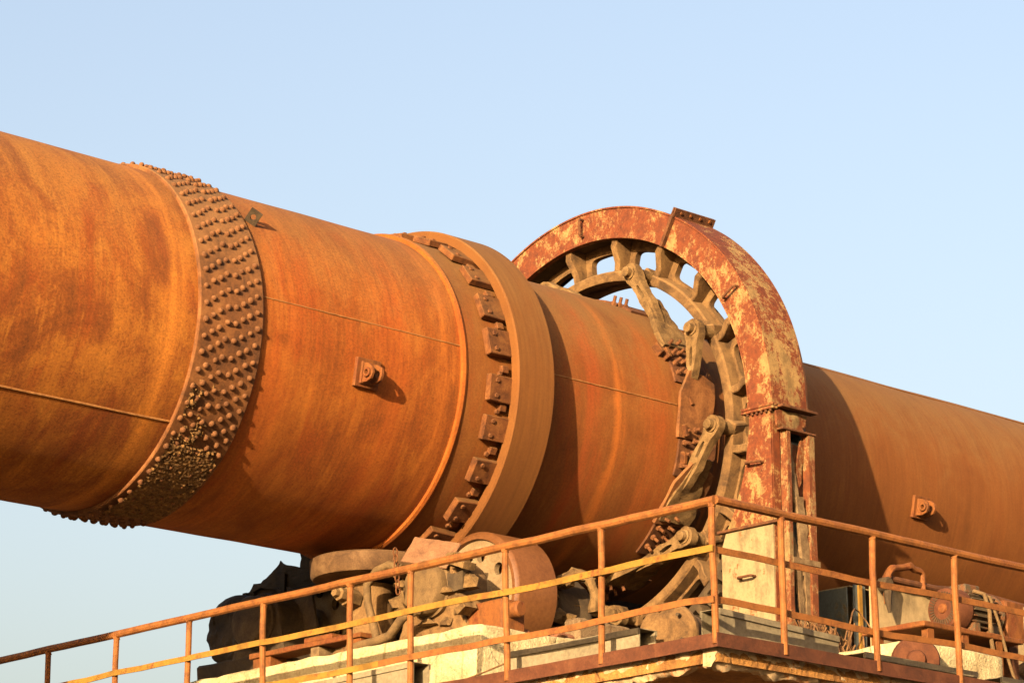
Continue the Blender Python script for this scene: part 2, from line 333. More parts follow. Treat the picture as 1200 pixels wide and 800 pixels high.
# ------------------------------------------------------------------ concrete platform
FLOOR = -2.90; RX, RY = -4.2, -5.416
pl = thing('concrete_platform', 'rusty brown concrete platform with crumbled edge carrying the kiln drive', 'platform', (3, 0, -7.9))
b = MB(); b.box2((RX+0.06, RY+0.06, -2.985), (12, 5.4, FLOOR)); b.build('slab', 'slab', pl, sub=0.6, rough=0.006, rfr=3)
b = MB(); b.box2((-1.9, -3.2, -7.9), (11, 3.2, -2.98)); b.build('pier', 'slab', pl)
def spalled(name, p0, p1, out, seed, top=-2.885, bot=-3.015, thick=0.12):
    p0 = Vector(p0); p1 = Vector(p1); d = p1-p0; L = d.length; d.normalize(); out = Vector(out); n = int(L/0.035); rows = 6; b = MB(); vs = []
    for i in range(n+1):
        s_ = L*i/n; c = p0 + d*s_
        low = bot + 0.05*noise.noise(Vector((s_*4.3, seed, 0))) + 0.04*noise.noise(Vector((s_*13, seed, 3))) + 0.05*max(0, noise.noise(Vector((s_*0.9, seed, 9))))
        for j in range(rows+1):
            z = top + (low-top)*j/rows
            o_ = 0.02*noise.noise(Vector((s_*9, z*20, seed))) + 0.016*noise.noise(Vector((s_*27, z*50, seed+4))) - (0.05*(j/rows)**2)
            vs.append(c + out*o_ + Vector((0, 0, z)))
        vs.append(c - out*thick + Vector((0, 0, low+0.01))); vs.append(c - out*thick + Vector((0, 0, top)))
    k = rows+3; fs = []
    for i in range(n):
        for j in range(k): fs.append((i*k+j, i*k+(j+1) % k, (i+1)*k+(j+1) % k, (i+1)*k+j))
    fs += [tuple(range(k)), tuple(range(n*k, (n+1)*k))]
    return b.add(vs, fs).build(name, 'spall', pl, smooth=50)
spalled('crumbled_edge', (RX+0.05, RY+0.055, 0), (9, RY+0.055, 0), (0, -1, 0), 2)
spalled('crumbled_edge', (RX+0.055, RY+0.17, 0), (RX+0.055, 5.3, 0), (-1, 0, 0), 5)

# ------------------------------------------------------------------ rotary kiln
kiln = thing('rotary_kiln', 'huge rusty orange steel kiln tube running diagonally across the picture', 'kiln', (0, 0, -1.32))
def ripple(amp, seed):
    def f(p, x, r, a):
        d = amp*(noise.noise(Vector((x*0.9, math.cos(rad(a))*1.6, math.sin(rad(a))*1.6 + seed))) + 0.4*noise.noise(Vector((x*3, math.cos(rad(a))*4, math.sin(rad(a))*4 + seed))))
        q = Vector((0, p.y, p.z)).normalized(); return p + q*d
    return f
def section(x0, x1, r, mat, seed, n=192, amp=0.006, name='shell_section', thick=0.035):
    xs = [x0 + (x1-x0)*i/max(2, int((x1-x0)/0.12)) for i in range(max(2, int((x1-x0)/0.12))+1)]
    prof = [(x, r) for x in xs] + [(x1, r-thick), (x0, r-thick)]
    return MB().lathe(prof, n, jit=ripple(amp, seed)).build(name, mat, kiln, smooth=40)
section(-19, -5.12, 1.300, 'shell_a', 1)
section(-4.62, -2.60, 1.298, 'shell_b', 2)
section(-2.606, -1.68, 1.318, 'shell_c', 3, amp=0.003)
section(-1.69, 0.30, 1.258, 'shell_c', 4)
section(0.298, 19, 1.205, 'shell_d', 5)
MB().lathe([(-2.63, 1.29), (-2.63, 1.325), (-2.605, 1.334), (-2.58, 1.325), (-2.58, 1.29)], 160).build('bead', 'shell_b', kiln)
def seam(x0, x1, r, deg, mat, w=0.012):
    pts = [P(x0 + (x1-x0)*i/40, r, deg + 0.12*noise.noise(Vector((i*0.6, deg, 0)))) for i in range(41)]
    MB().tube(pts, [w*(1+0.25*noise.noise(Vector((i*1.9, 3, deg)))) for i in range(41)], 6).build('weld_seam', mat, kiln)
seam(-12, -5.15, 1.300, -39.6, 'weld', 0.011)
seam(-4.56, -2.63, 1.299, 6.9, 'weld', 0.006)
seam(-1.66, -0.2, 1.259, 5.8, 'weld', 0.006)
seam(0.5, 9, 1.206, 58, 'shell_d', 0.006)
# riveted joint band
BX0, BX1, BR = -5.15, -4.575, 1.328
band = MB().lathe([(BX0, 1.27), (BX0, BR-0.006), (BX0+0.008, BR), (BX1-0.008, BR), (BX1, BR-0.006), (BX1, 1.27)], 192, jit=ripple(0.004, 8)).build('rivet_band', 'band', kiln)
rv = MB(); rv.turned((0, 0, -0.012), (0, 0, 1), [(0, 0.0235), (0.014, 0.024), (0.030, 0.0215), (0.040, 0.0135), (0.0435, 0.004)], 10)
rvm = rv.mesh('rivet', 'rivet', smooth=60)
rows, NC = 8, 68; hidden = MB(); cnt = 0
for i in range(rows):
    x = BX0 + 0.058 + 0.0635*i + (0.014 if i > 3 else 0)
    for j in range(NC):
        deg = 360.0*(j + 0.345*(i % 4) + (0.06 if i > 3 else 0))/NC
        d = (deg + 180) % 360 - 180
        x_ = x + random.uniform(-.006, .006); d += random.uniform(-.3, .3)
        nrm = P(0, 1, d); vis = -76 < d < 102
        m = frame(P(x_, BR-0.004, d), nrm + Vector((random.uniform(-.06, .06), random.uniform(-.06, .06), 0)))
        sc = random.uniform(0.9, 1.12); m = m @ Matrix.Diagonal((sc, sc, random.uniform(0.75, 1.1), 1))
        if vis and cnt < 300: inst('rivet', rvm, band, m); cnt += 1
        else: hidden.add([m @ v for v in rv.v], rv.f)
ho = hidden.build('rivets_beyond', 'rivet', band); ho['kind'] = 'stuff'
# hardened dust caked between the rivets
ck = MB(); nn = 230; kk = 44
for (a0, a1) in ((-18, -84),):
    vs = []; fs = []
    for j in range(nn+1):
        a = a0 + (a1-a0)*j/nn
        for i in range(kk+1):
            x = BX0+0.05 + (BX1-BX0-0.1)*i/kk; u = i/kk
            big = noise.noise(Vector((x*6, a*0.10, 2))) + 0.7*noise.noise(Vector((x*17, a*0.3, 7)))
            fl = noise.noise(Vector((x*55, a*1.1, 4))) + 0.6*noise.noise(Vector((x*120, a*2.6, 9)))
            zone = -0.75 if a > -24 else (0.05 - 1.3*max(0, u-0.45) if a > -46 else 0.45 + 0.5*(-46-a)/20 - 1.6*max(0, u-0.78 - (-46-a)/90))
            cover = max(0.0, min(1.0, (big*0.55 + fl*0.30 + zone)*2.2))
            vs.append(P(x, BR - 0.012 + 0.034*cover + cover*0.012*fl, a))
    for j in range(nn):
        for i in range(kk): fs.append((j*(kk+1)+i, j*(kk+1)+i+1, (j+1)*(kk+1)+i+1, (j+1)*(kk+1)+i))
    ck.add(vs, fs)
ck.build('caked_dust', 'caked', band, smooth=60)
# pads under the tyre
padm = MB(); padm.box((0.02, 0, 0.022), (0.30, 0.215, 0.062)); pm = padm.mesh('support_pad', 'pad', bev=0.006)
pad2 = MB(); pad2.box((0.0, 0, 0.02), (0.30, 0.10, 0.05)); bolt_s = hexbolt_mesh('bolt', 0.020, 0.016, 'bolt')
keep = MB(); keep.box((0, 0, 0.01), (0.07, 0.06, 0.05)); kpm = keep.mesh('keeper_block', 'pad', bev=0.006)
for k in range(25):
    d = -5.0 + 14.4*k + random.uniform(-.9, .9); nrm = P(0, 1, d)
    m = frame(P(-2.262 + random.uniform(-.02, .02), 1.33, d), nrm + Vector((random.uniform(-.06, .06), 0, 0))) @ Matrix.Rotation(rad(random.uniform(-3, 3)), 4, 'Z') @ Matrix.Diagonal((1, random.uniform(0.85, 1.02), random.uniform(0.85, 1.15), 1))
    o = inst('support_pad', pm, kiln, m)
    for s_ in (-1, 1): inst('bolt', bolt_s, o, m @ Matrix.Translation((-0.06, s_*0.062, 0.052)))
    d2 = d + 7.2; inst('keeper_block', kpm, kiln, frame(P(-2.21, 1.318, d2), P(0, 1, d2)))
    b_ = frame(P(-2.25, 1.318, d2-1.5), P(0, 1, d2)); inst('bolt', bolt_s, kiln, b_ @ Matrix.Translation((0, 0, 0.006)))
# lugs
def lug(x, r, deg, kind):
    nrm = P(0, 1, deg); m = frame(P(x, r, deg), nrm); L = link_obj('lifting_lug', None, kiln, m); L.empty_display_size = 0.1
    def prt(name, mb, mat, bev=0.004): 
        link_obj(name, mb.mesh(name, mat, None, bev=bev), L, m)
    if kind == 'tab':
        lo = [(-.048, 0, -.01), (.048, 0, -.01), (.048, 0, .115), (-.048, 0, .115)]
        ho_ = [(.022*math.cos(2*PI*i/14), 0, .058+.026*math.sin(2*PI*i/14)) for i in range(14)]
        mb = MB().plate([lo, ho_], 0, (0, .02, 0)); mb.v = [Matrix.Rotation(rad(-42), 3, 'Z') @ v for v in mb.v]
        prt('tab', mb, 'oily', 0)
        return
    w = 0.115 if kind == 'near' else 0.105
    prt('base_plate', MB().box((0, 0, 0.008), (2*w, 2*w*0.95, 0.034)), 'orange_steel')
    prt('base_plate', MB().box((0.01, 0, 0.032), (1.5*w, 1.45*w, 0.022)), 'orange_steel')
    # eared boss with a bore, standing off the plate
    loop = [(0.02, -0.075, 0.04), (0.02, 0.075, 0.04), (0.02, 0.07, 0.09), (0.02, 0.045, 0.135), (0.02, 0, 0.15), (0.02, -0.045, 0.135), (0.02, -0.07, 0.09)]
    hole = [(0.02, 0.024*math.cos(2*PI*i/12), 0.10 + 0.024*math.sin(2*PI*i/12)) for i in range(12)]
    for x_ in (-0.062, 0.03):
        mb = MB().plate([[(x_, p[1], p[2]) for p in loop], [(x_, p[1], p[2]) for p in hole]], 0, (0.026, 0, 0)); prt('ear', mb, 'orange_steel', 0.003)
    prt('boss', MB().turned((-0.085, 0, 0.10), (1, 0, 0), [(0.05, 0.017), (0.002, 0.02), (0, 0.030), (0.004, 0.036), (0.05, 0.036)], 16), 'orange_steel', 0)
lug(-3.56, 1.298, -10.5, 'near'); lug(2.95, 1.205, -11.5, 'far'); lug(-4.50, 1.298, 37.5, 'tab')

# ------------------------------------------------------------------ tyre
ty = MB().lathe([(-2.165, 1.372), (-2.165, 1.438), (-2.153, 1.4505), (-1.784, 1.4505), (-1.772, 1.438), (-1.772, 1.372)], 256).build('riding_ring', 'tyre', None, smooth=25)
tag(ty, 'smooth brown steel riding ring clasping the kiln above the rollers', 'ring')

# ------------------------------------------------------------------ girth gear
gear = thing('girth_gear', 'dusty spoked girth gear ring around the kiln inside the arched guard', 'gear', (0.25, 0, -2.03))
NW = 20; b = MB(); ri, ro_, x0 = 1.50, 1.90, 0.22; half = 180/NW
for k in range(NW):
    c = 18*k; outer = [P(x0, ri, c-half+half*2*i/8) for i in range(9)] + [P(x0, ro_, c+half-half*2*i/8) for i in range(9)]
    win = []
    for i in range(28):
        a = 2*PI*i/28; ca, sa = math.cos(a), math.sin(a); e = 0.45
        win.append(P(x0, 1.705 + 0.082*math.copysign(abs(sa)**e, sa), c + 5.4*math.copysign(abs(ca)**e, ca)))
    b.plate([outer, win], 0, (0.06, 0, 0))
b.build('gear_web', 'cast', gear, smooth=40)
MB().lathe([(0.10, 1.52), (0.11, 1.50), (0.39, 1.50), (0.40, 1.52), (0.40, 1.575), (0.385, 1.59), (0.285, 1.60), (0.215, 1.60), (0.115, 1.59), (0.10, 1.575)], 160).build('inner_rim', 'cast', gear)
b = MB(); NT_ = 108; prof = []
for k in range(NT_):
    for u, r in ((0, 1.93), (0.22, 1.93), (0.36, 2.03), (0.64, 2.03), (0.78, 1.93)): prof.append((r, 360*(k+u)/NT_))
vs = [P(0.06, r, a) for r, a in prof] + [P(0.38, r, a) for r, a in prof] + [P(0.06, 1.87, a) for r, a in prof] + [P(0.38, 1.87, a) for r, a in prof]
n = len(prof); fs = []
for i in range(n):
    j = (i+1) % n; fs += [(i, j, n+j, n+i), (i, 2*n+i, 2*n+j, j), (n+i, n+j, 3*n+j, 3*n+i), (2*n+i, 3*n+i, 3*n+j, 2*n+j)]
b.add(vs, fs).build('toothed_rim', 'oily', gear)
rb = MB(); rp = [(0.225, 1.585), (0.225, 1.875), (0.04, 1.875), (0.04, 1.79), (0.11, 1.66), (0.115, 1.585)]
def rib_at(deg):
    q = MB(); t_ = 0.034
    tang = (P(0, 1, deg+90))
    q.plate([[P(x, r, deg) - tang*t_*(1.5 if r > 1.8 else 1) for x, r in rp]], 0, tang*t_*2.0); return q
rm = rib_at(0).mesh('rib', 'cast', None, bev=0.008)
rot = lambda d: Matrix.Rotation(-rad(d), 4, 'X')          # turns P(.,.,0) to P(.,.,d)
if (rot(30) @ P(0, 1, 0) - P(0, 1, 30)).length > 0.01: rot = lambda d: Matrix.Rotation(rad(d), 4, 'X')
for k in range(NW): inst('rib', rm, gear, rot(18*k + 9))
# tangential spring plates from the gear to the shell
RP, RC = 1.555, 1.262; swing = math.degrees(math.acos(RC/RP))
pin = P(-0.02, RP, 0); con = P(-0.02, RC+0.02, -swing); u = (con-pin); LL = u.length; u.normalize(); X = Vector((1, 0, 0)); nn_ = u.cross(X).normalized()
if nn_.dot(P(0, 1, -swing)) < 0: nn_ = -nn_
def link_mesh(seed, cut):
    out = []
    hw = lambda s: 0.065 if s < 0.12 else (0.065 + 0.035*min(1, (s-0.12)/0.25) + 0.075*max(0, min(1, (s-0.45)/0.3)))
    ss = [0.0, 0.06, 0.12, 0.2, 0.3, 0.4, 0.5, 0.6, 0.7, 0.8, LL-0.02]; ss = [s for s in ss if s <= cut]
    left = [(s, -hw(s) + 0.015*noise.noise(Vector((s*7, seed, 0)))) for s in ss]; right = [(s, hw(s) + 0.02*noise.noise(Vector((s*7, seed, 5)))) for s in ss]
    eye = [(-0.085*math.sin(PI*i/8), 0.075*math.cos(PI*i/8)) for i in range(1, 8)]
    rag = [(cut + 0.05*noise.noise(Vector((i*1.7, seed, 2))), -hw(cut) + 2*hw(cut)*i/6) for i in range(1, 6)] if cut < LL-0.05 else []
    del out, eye
    s0 = 0.30; bl = [(s, w) for s, w in left if s >= s0]; br = [(s, w) for s, w in right if s >= s0]
    b = MB()
    if cut > 0.5: b.plate([[pin + u*s + X*w - nn_*0.024 for s, w in bl + rag + br[::-1]]], 0, nn_*0.048)
    # bone shaped cheek with a rounded eye round the pin
    L2 = min(cut, 0.66); top = []; bot = []
    for i in range(13):
        s = L2*i/12; h = 0.080 if i == 0 else 0.034 + 0.052*math.exp(-(s/0.085)**2) + 0.026*math.sin(PI*i/12) - 0.02*(i/12)**3
        top.append((s, h + 0.008*noise.noise(Vector((s*9, seed, 1))))); bot.append((s, -h + 0.008*noise.noise(Vector((s*9, seed, 8)))))
    ey = [(-0.085*math.sin(PI*i/8), -0.085*math.cos(PI*i/8)) for i in range(1, 8)]
    loop = [pin + u*s + nn_*h for s, h in top] + [pin + u*s + nn_*h for s, h in bot[::-1]] + [pin + u*s + nn_*h for s, h in ey]
    slot = [pin + u*(0.235 + 0.085*math.cos(2*PI*i/14)) + nn_*(0.018*math.sin(2*PI*i/14)) - X*0.09 for i in range(14)]
    b.plate([[p - X*0.09 for p in loop], slot], 0, X*0.07)
    return b.mesh('spring_plate', 'link', None, sub=0.05, rough=0.010, rfr=11, smooth=50)
lm = [link_mesh(1, LL-0.02), link_mesh(2, 0.42), link_mesh(3, LL-0.02)]
tb_ = MB().plate([[pin + u*s_ + X*w_ - nn_*0.02 for s_, w_ in ((0.36, -0.10), (0.55, -0.19), (LL+0.02, -0.20), (LL+0.02, 0.20), (0.42, 0.20), (0.37, 0.06))]], 0, nn_*0.03); tailm = tb_.mesh('tail_plate', 'band', None, sub=0.08, rough=0.008, rfr=6)
pb = MB(); pb.turned(pin - X*0.155, X, [(0, 0.035), (0.006, 0.042), (0.05, 0.042), (0.052, 0.058), (0.07, 0.058), (0.30, 0.058)], 14); pinm = pb.mesh('pin', 'link', None, rough=0.003, rfr=20)
stub = MB(); stub.bar(pin + X*0.10 - u*0.02, P(0.25, 1.56, 2), 0.10, 0.12, nn_); stm = stub.mesh('pin_bracket', 'cast', None, bev=0.012)
sb = MB(); a0, a1 = -swing-15, -swing+7
sb.lathe([(-0.19, 1.25), (-0.19, 1.277), (0.24, 1.277), (0.24, 1.25)], 10, a0, a1); sbm = sb.mesh('bracket_plate', 'dark_rust', None)
studm = hexbolt_mesh('bolt', 0.026, 0.030, 'bolt', 0.05)
for k, pd in enumerate([66, 30, -3, -38, -74, -110, -146, -182, -218, -254]):
    m = rot(pd); L = inst('spring_plate', lm[1 if k in (1, 9) else (2 if k % 2 else 0)], gear, m)
    inst('pin', pinm, L, m); inst('pin_bracket', stm, L, m)
    if k in (1, 2): inst('tail_plate', tailm, L, m)
    sp = inst('bracket_plate', sbm, gear, m)
    if pd > -120:
        for i in range(4):
            for j, x_ in enumerate((-0.14, -0.03)):
                dd = pd - swing - 11 + 4.2*i + (1.2 if j else 0); inst('bolt', studm, sp, frame(P(x_, 1.275, dd), P(0, 1, dd) + Vector((random.uniform(-.15, .15), 0, random.uniform(-.1, .1)))))
# broken clip tabs on the shell beside the gear
for x_, d in ((-0.30, 28), (-0.22, 26.5), (-0.12, 11), (-0.10, 8), (-0.16, -4), (-0.14, -14)):
    mb = MB().box((0, 0, 0.03), (0.035, 0.10, 0.08)); m = frame(P(x_, 1.258, d), P(0, 1, d)) @ Matrix.Rotation(rad(random.uniform(-25, 25)), 4, 'Z')
    link_obj('broken_clip', mb.mesh('broken_clip', 'pad', None, bev=0.004), gear, m)
for x_ in (-0.33, -0.26, -0.19):
    link_obj('bolt', studm, gear, frame(P(x_+0.06, 1.26, 62), P(0, 1, 70)))

# ------------------------------------------------------------------ arched gear guard
gg = thing('gear_guard', 'tall arched steel gear guard with peeling cream paint over red rust', 'guard', (0.21, 0, FLOOR))
GO, GI, GW, TH = 2.13, 1.86, 0.42, 0.014
LEGZ = FLOOR
def arch_plate(x, a0, a1, nm, mat, n=60):
    loop = [P(x, GO, a0 + (a1-a0)*i/n) for i in range(n+1)] + [P(x, GI, a1 - (a1-a0)*i/n) for i in range(n+1)]
    return MB().plate([loop], 0, (TH, 0, 0)).build(nm, mat, gg, sub=0.09, rough=0.004, rfr=4, smooth=60)
arch_plate(0, 0.4, 59.6, 'front_plate', 'guard'); arch_plate(0, 60.4, 179.6, 'front_plate', 'guard', 110)
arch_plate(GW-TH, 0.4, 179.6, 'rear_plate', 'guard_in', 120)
for a0, a1, n in ((0.4, 59.6, 60), (60.4, 179.6, 110)):
    MB().lathe([(-0.012, GO-TH), (-0.012, GO), (GW+0.004, GO), (GW+0.004, GO-TH)], n, a0, a1, jit=ripple(0.005, 21)).build('rim_plate', 'guard', gg, smooth=50)
# inner lips
MB().lathe([(-0.006, GI-0.006), (-0.006, GI+0.010), (0.05, GI+0.010), (0.05, GI-0.006)], 130, 0.5, 179.5, jit=ripple(0.004, 5)).build('inner_lip', 'guard', gg)
# leg plates
def leg_loop(x, s, z0, z1):
    """near (s=1) or far (s=-1) leg between heights z1 > z0; the inner edge follows the gear"""
    pts = []; n = 14; out = [(-2.095, z1), (-2.095, z0)]; inn = []
    for i in range(n+1):
        z = z0 + (z1-z0)*i/n
        inn.append((-(math.sqrt(max(0.0, GI**2 - z*z)) if z > -0.98 else 1.53), z))
    return [Vector((x, s*y, z)) for y, z in out + inn]
for s in (1, -1):
    MB().plate([leg_loop(0.004, s, -0.945, -0.03)], 0, (TH, 0, 0)).build('leg_plate', 'guard', gg, sub=0.09, rough=0.004, rfr=4, smooth=60)
    MB().plate([leg_loop(0.004, s, LEGZ, -0.975)], 0, (TH, 0, 0)).build('leg_panel', 'guard_low', gg, sub=0.09, rough=0.004, rfr=4, smooth=60)
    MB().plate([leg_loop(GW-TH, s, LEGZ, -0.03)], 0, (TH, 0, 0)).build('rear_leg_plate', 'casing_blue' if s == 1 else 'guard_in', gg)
    MB().box2((-0.03, s*-1.80, -0.035), (0.03, s*-2.15, -0.012)).build('flange', 'guard', gg, bev=0.004)
    MB().box2((-0.03, s*-1.80, -0.008), (0.03, s*-2.15, 0.014)).build('flange', 'guard', gg, bev=0.004)
    MB().box2((-0.024, s*-1.50, -0.972), (0.026, s*-2.16, -0.948)).build('flange', 'dark_rust', gg, bev=0.004)
    MB().box2((0.019, s*-2.100, LEGZ), (0.10, s*-2.086, -0.04)).build('side_strip', 'guard', gg)
for i in range(6): link_obj('bolt', hexbolt_mesh('bolt', 0.012, 0.02, 'dark_rust'), gg, frame((-0.012, -1.86 - 0.05*i, -0.035), (0, 0, -1)))
# ledge and torn cap over the open side of the near leg
MB().box2((0.035, -2.20, -0.02), (GW+0.04, -2.115, 0.002)).build('flange', 'dark_rust', gg, bev=0.003)
cap = [(0.03, -2.13, -0.03), (0.03, -2.14, -0.16), (0.37, -2.12, -0.185), (0.41, -2.13, -0.03)]
MB().plate([cap], 0, (0, 0.012, -0.012)).build('torn_cap', 'frame', gg, sub=0.05, rough=0.012, rfr=9, smooth=60)
MB().box2((0.05, -2.185, -0.20), (0.45, -2.11, -0.183)).build('cap_edge', 'dark_rust', gg, bev=0.003)
for x0_, x1_, nm in ((0.105, 0.150, 'frame_post'), (0.365, 0.435, 'frame_post')):
    q = MB(); q.box2((x0_, -2.175, LEGZ), (x1_, -2.162, -0.20)); q.box2((x0_, -2.161, LEGZ), (x0_+0.012, -2.10, -0.20)); q.build(nm, 'frame', gg, sub=0.2, rough=0.006, rfr=2.2)
def strip(a, b_, w, t_, nm, mat, seed=0):
    MB().bar(a, b_, w, t_, (0, -1, 0)).build(nm, mat, gg, sub=0.06, rough=0.012, rfr=6+seed, smooth=60)
strip((0.17, -2.13, -0.30), (0.34, -2.13, -1.35), 0.055, 0.02, 'brace', 'weathered', 1)
strip((0.37, -2.11, -0.25), (0.22, -2.11, -0.80), 0.07, 0.02, 'brace', 'frame', 2)
strip((0.27, -2.14, -0.72), (0.33, -2.14, -1.30), 0.09, 0.03, 'torn_strip', 'weathered', 3)
strip((0.20, -2.12, -1.05), (0.37, -2.12, -1.75), 0.06, 0.02, 'brace', 'weathered', 4)
strip((0.34, -2.14, -1.20), (0.38, -2.14, -2.2), 0.07, 0.02, 'torn_strip', 'weathered', 5)
strip((0.24, -2.13, -1.3), (0.36, -2.13, -2.3), 0.05, 0.02, 'brace', 'weathered', 6)
MB().box2((0.14, -2.14, -1.28), (0.46, -2.185, -1.235)).build('cross_bar', 'weathered', gg)
MB().box2((0.12, -2.06, -2.6), (0.40, -2.045, -0.25)).build('inner_panel', 'casing_blue', gg)
MB().box2((0.22, -2.09, -0.9), (0.37, -2.075, -0.28)).build('patch_plate', 'dark_rust', gg)
# handles, joint and splice
def handle(p, d):
    p = Vector(p); d = Vector(d).normalized(); o = Vector((-0.055, 0, 0)); h = d*0.075
    MB().tube([p-h, p-h+o*0.8, p-h*0.85+o, p+h*0.85+o, p+h+o*0.8, p+h], 0.011, 8).build('handle', 'dark_rust', gg)
for a in (31, 91, 146): handle(P(0, 1.995, a), P(0, 1, a))
handle((0, -1.93, -0.45), (0, 1, 0.05)); handle((0, -1.82, -1.37), (0, 1, 0)); 
q = MB(); q.bar(P(-0.02, GI-0.01, 60), P(-0.02, GO+0.02, 60), 0.045, 0.03, P(0, 1, 150)); q.build('joint_bar', 'dark_rust', gg, bev=0.004)
q = MB()
for s_ in (-0.8, 0.8): q.box((GW/2, 0, 0), (GW+0.06, 0.012, 0.075))
q = MB(); tng = P(0, 1, 150); c0 = P(GW/2, GO+0.030, 60); R3 = Matrix((Vector((1, 0, 0)), tng, P(0, 1, 60))).transposed()
q.box(c0 - tng*0.012, (GW+0.07, 0.014, 0.085), R3); q.box(c0 + tng*0.012, (GW+0.07, 0.014, 0.085), R3)
spl = q.build('splice_angle', 'dark_rust', gg, bev=0.003)
for i in range(4): link_obj('bolt', hexbolt_mesh('bolt', 0.014, 0.016, 'orange_steel'), spl, frame(c0 + Vector((-0.17+0.115*i, 0, 0.012)) - tng*(-0.019), tng))
for i in range(4): link_obj('bolt', hexbolt_mesh('bolt', 0.014, 0.016, 'orange_steel'), spl, frame(c0 + Vector((-0.17+0.115*i, 0, 0.012)) + tng*(-0.019), -tng))

# ------------------------------------------------------------------ pedestal under the rollers
def rough_block(name, label, lo, hi, mat='concrete', pockets=(), rough=0.012, sub=0.09, parent=None, seed=0):
    xs = sorted({lo[0], hi[0], *[q for p in pockets for q in (p[0], p[1])]}); ys = sorted({lo[1], hi[1], *[q for p in pockets for q in (p[2], p[3])]})
    b = MB()
    def top(x, y):
        for p in pockets:
            if p[0] <= x <= p[1] and p[2] <= y <= p[3]: return p[4]
        return hi[2]
    cells = {}
    for i in range(len(xs)-1):
        for j in range(len(ys)-1): cells[i, j] = top((xs[i]+xs[i+1])/2, (ys[j]+ys[j+1])/2)
    for (i, j), z in cells.items():
        b.add([(xs[i], ys[j], z), (xs[i+1], ys[j], z), (xs[i+1], ys[j+1], z), (xs[i], ys[j+1], z)], [(0, 1, 2, 3)])
        for di, dj, ea, eb in ((-1, 0, (xs[i], ys[j]), (xs[i], ys[j+1])), (1, 0, (xs[i+1], ys[j]), (xs[i+1], ys[j+1])), (0, -1, (xs[i], ys[j]), (xs[i+1], ys[j])), (0, 1, (xs[i], ys[j+1]), (xs[i+1], ys[j+1]))):
            zn = cells.get((i+di, j+dj), lo[2])
            if zn < z: b.add([(*ea, z), (*eb, z), (*eb, zn), (*ea, zn)], [(0, 1, 2, 3)])
    o = b.build(name, mat, parent, bev=0.015, sub=sub, rough=rough, rfr=4.5, smooth=45)
    if label: tag(o, label, 'plinth')
    return o
rough_block('roller_plinth', 'pale yellow concrete plinth under the support rollers with rail shadows', (-3.10, -2.05, FLOOR-0.05), (-0.95, 1.93, -2.165), pockets=((-2.35, -1.60, -1.62, -0.35, -2.32), (-2.35, -1.60, 0.35, 1.62, -2.32)))
rough_block('gear_plinth', 'shaded concrete plinth below the girth gear under the kiln', (-0.85, -0.95, FLOOR-0.05), (8.5, 1.9, -2.22))

t = thing('far_backing_wall', 'dark backing wall added beyond the kiln belly to close the sky gap', 'casing', (1.0, 2.1, FLOOR))  # dark backing added so the gap under the kiln shows no sky
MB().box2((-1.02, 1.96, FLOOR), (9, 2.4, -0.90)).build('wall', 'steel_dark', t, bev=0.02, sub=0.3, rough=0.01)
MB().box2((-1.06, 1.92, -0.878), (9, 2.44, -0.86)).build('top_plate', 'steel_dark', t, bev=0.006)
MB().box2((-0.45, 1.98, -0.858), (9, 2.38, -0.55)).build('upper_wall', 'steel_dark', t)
# ------------------------------------------------------------------ support rollers
def roller(label, s, group=None):
    cy, cz = s*0.975, -1.689; r = 0.5
    t = thing('support_roller', label, 'roller', (-1.97, cy, cz-r), None)
    # wheel with lightening holes in its front face
    n = 72; xf, xb = -2.20, -1.755
    ring = lambda x, rr, m=n: [Vector((x, cy + rr*math.cos(2*PI*i/m), cz + rr*math.sin(2*PI*i/m))) for i in range(m)]
    b = MB(); prof = [(0, r-0.03), (0.02, r-0.004), (0.03, r), (xb-xf-0.03, r), (xb-xf-0.01, r-0.02), (xb-xf, r-0.04), (xb-xf, 0.2)]
    b.turned((xf, cy, cz), (1, 0, 0), [(0.12, r-0.07), (0.03, r-0.07), (0.0, r-0.06)] + prof, n); b.build('wheel_rim', 'roller_rim', t, smooth=35)
    wb_ = MB(); q_ = lambda rr, dg: Vector((xf+0.03, cy + rr*math.cos(rad(dg)), cz + rr*math.sin(rad(dg))))
    for k in range(8):
        c = 45*k + 10; outer = [q_(0.10, c-22.5+45*i/6) for i in range(7)] + [q_(r-0.064, c+22.5-45*i/8) for i in range(9)]
        ctr = q_(0.31, c); hole = [ctr + Vector((0, 0.05*math.cos(2*PI*i/14), 0.05*math.sin(2*PI*i/14))) for i in range(14)]
        wb_.plate([outer, hole], 0, (0.05, 0, 0))
    wb_.build('web', 'cream', t)
    MB().turned((xf-0.04, cy, cz), (1, 0, 0), [(0, 0.15), (0.02, 0.17), (0.12, 0.17)], 28).build('hub', 'cream', t)
    MB().cyl((-2.72, cy, cz), (-1.25, cy, cz), 0.085, 20).build('shaft', 'oily', t)
    return t
roller('pale support roller beside the orange bearing bracket on the near side', 1*-1)
roller('dark support roller in shade on the far side under the kiln', 1)

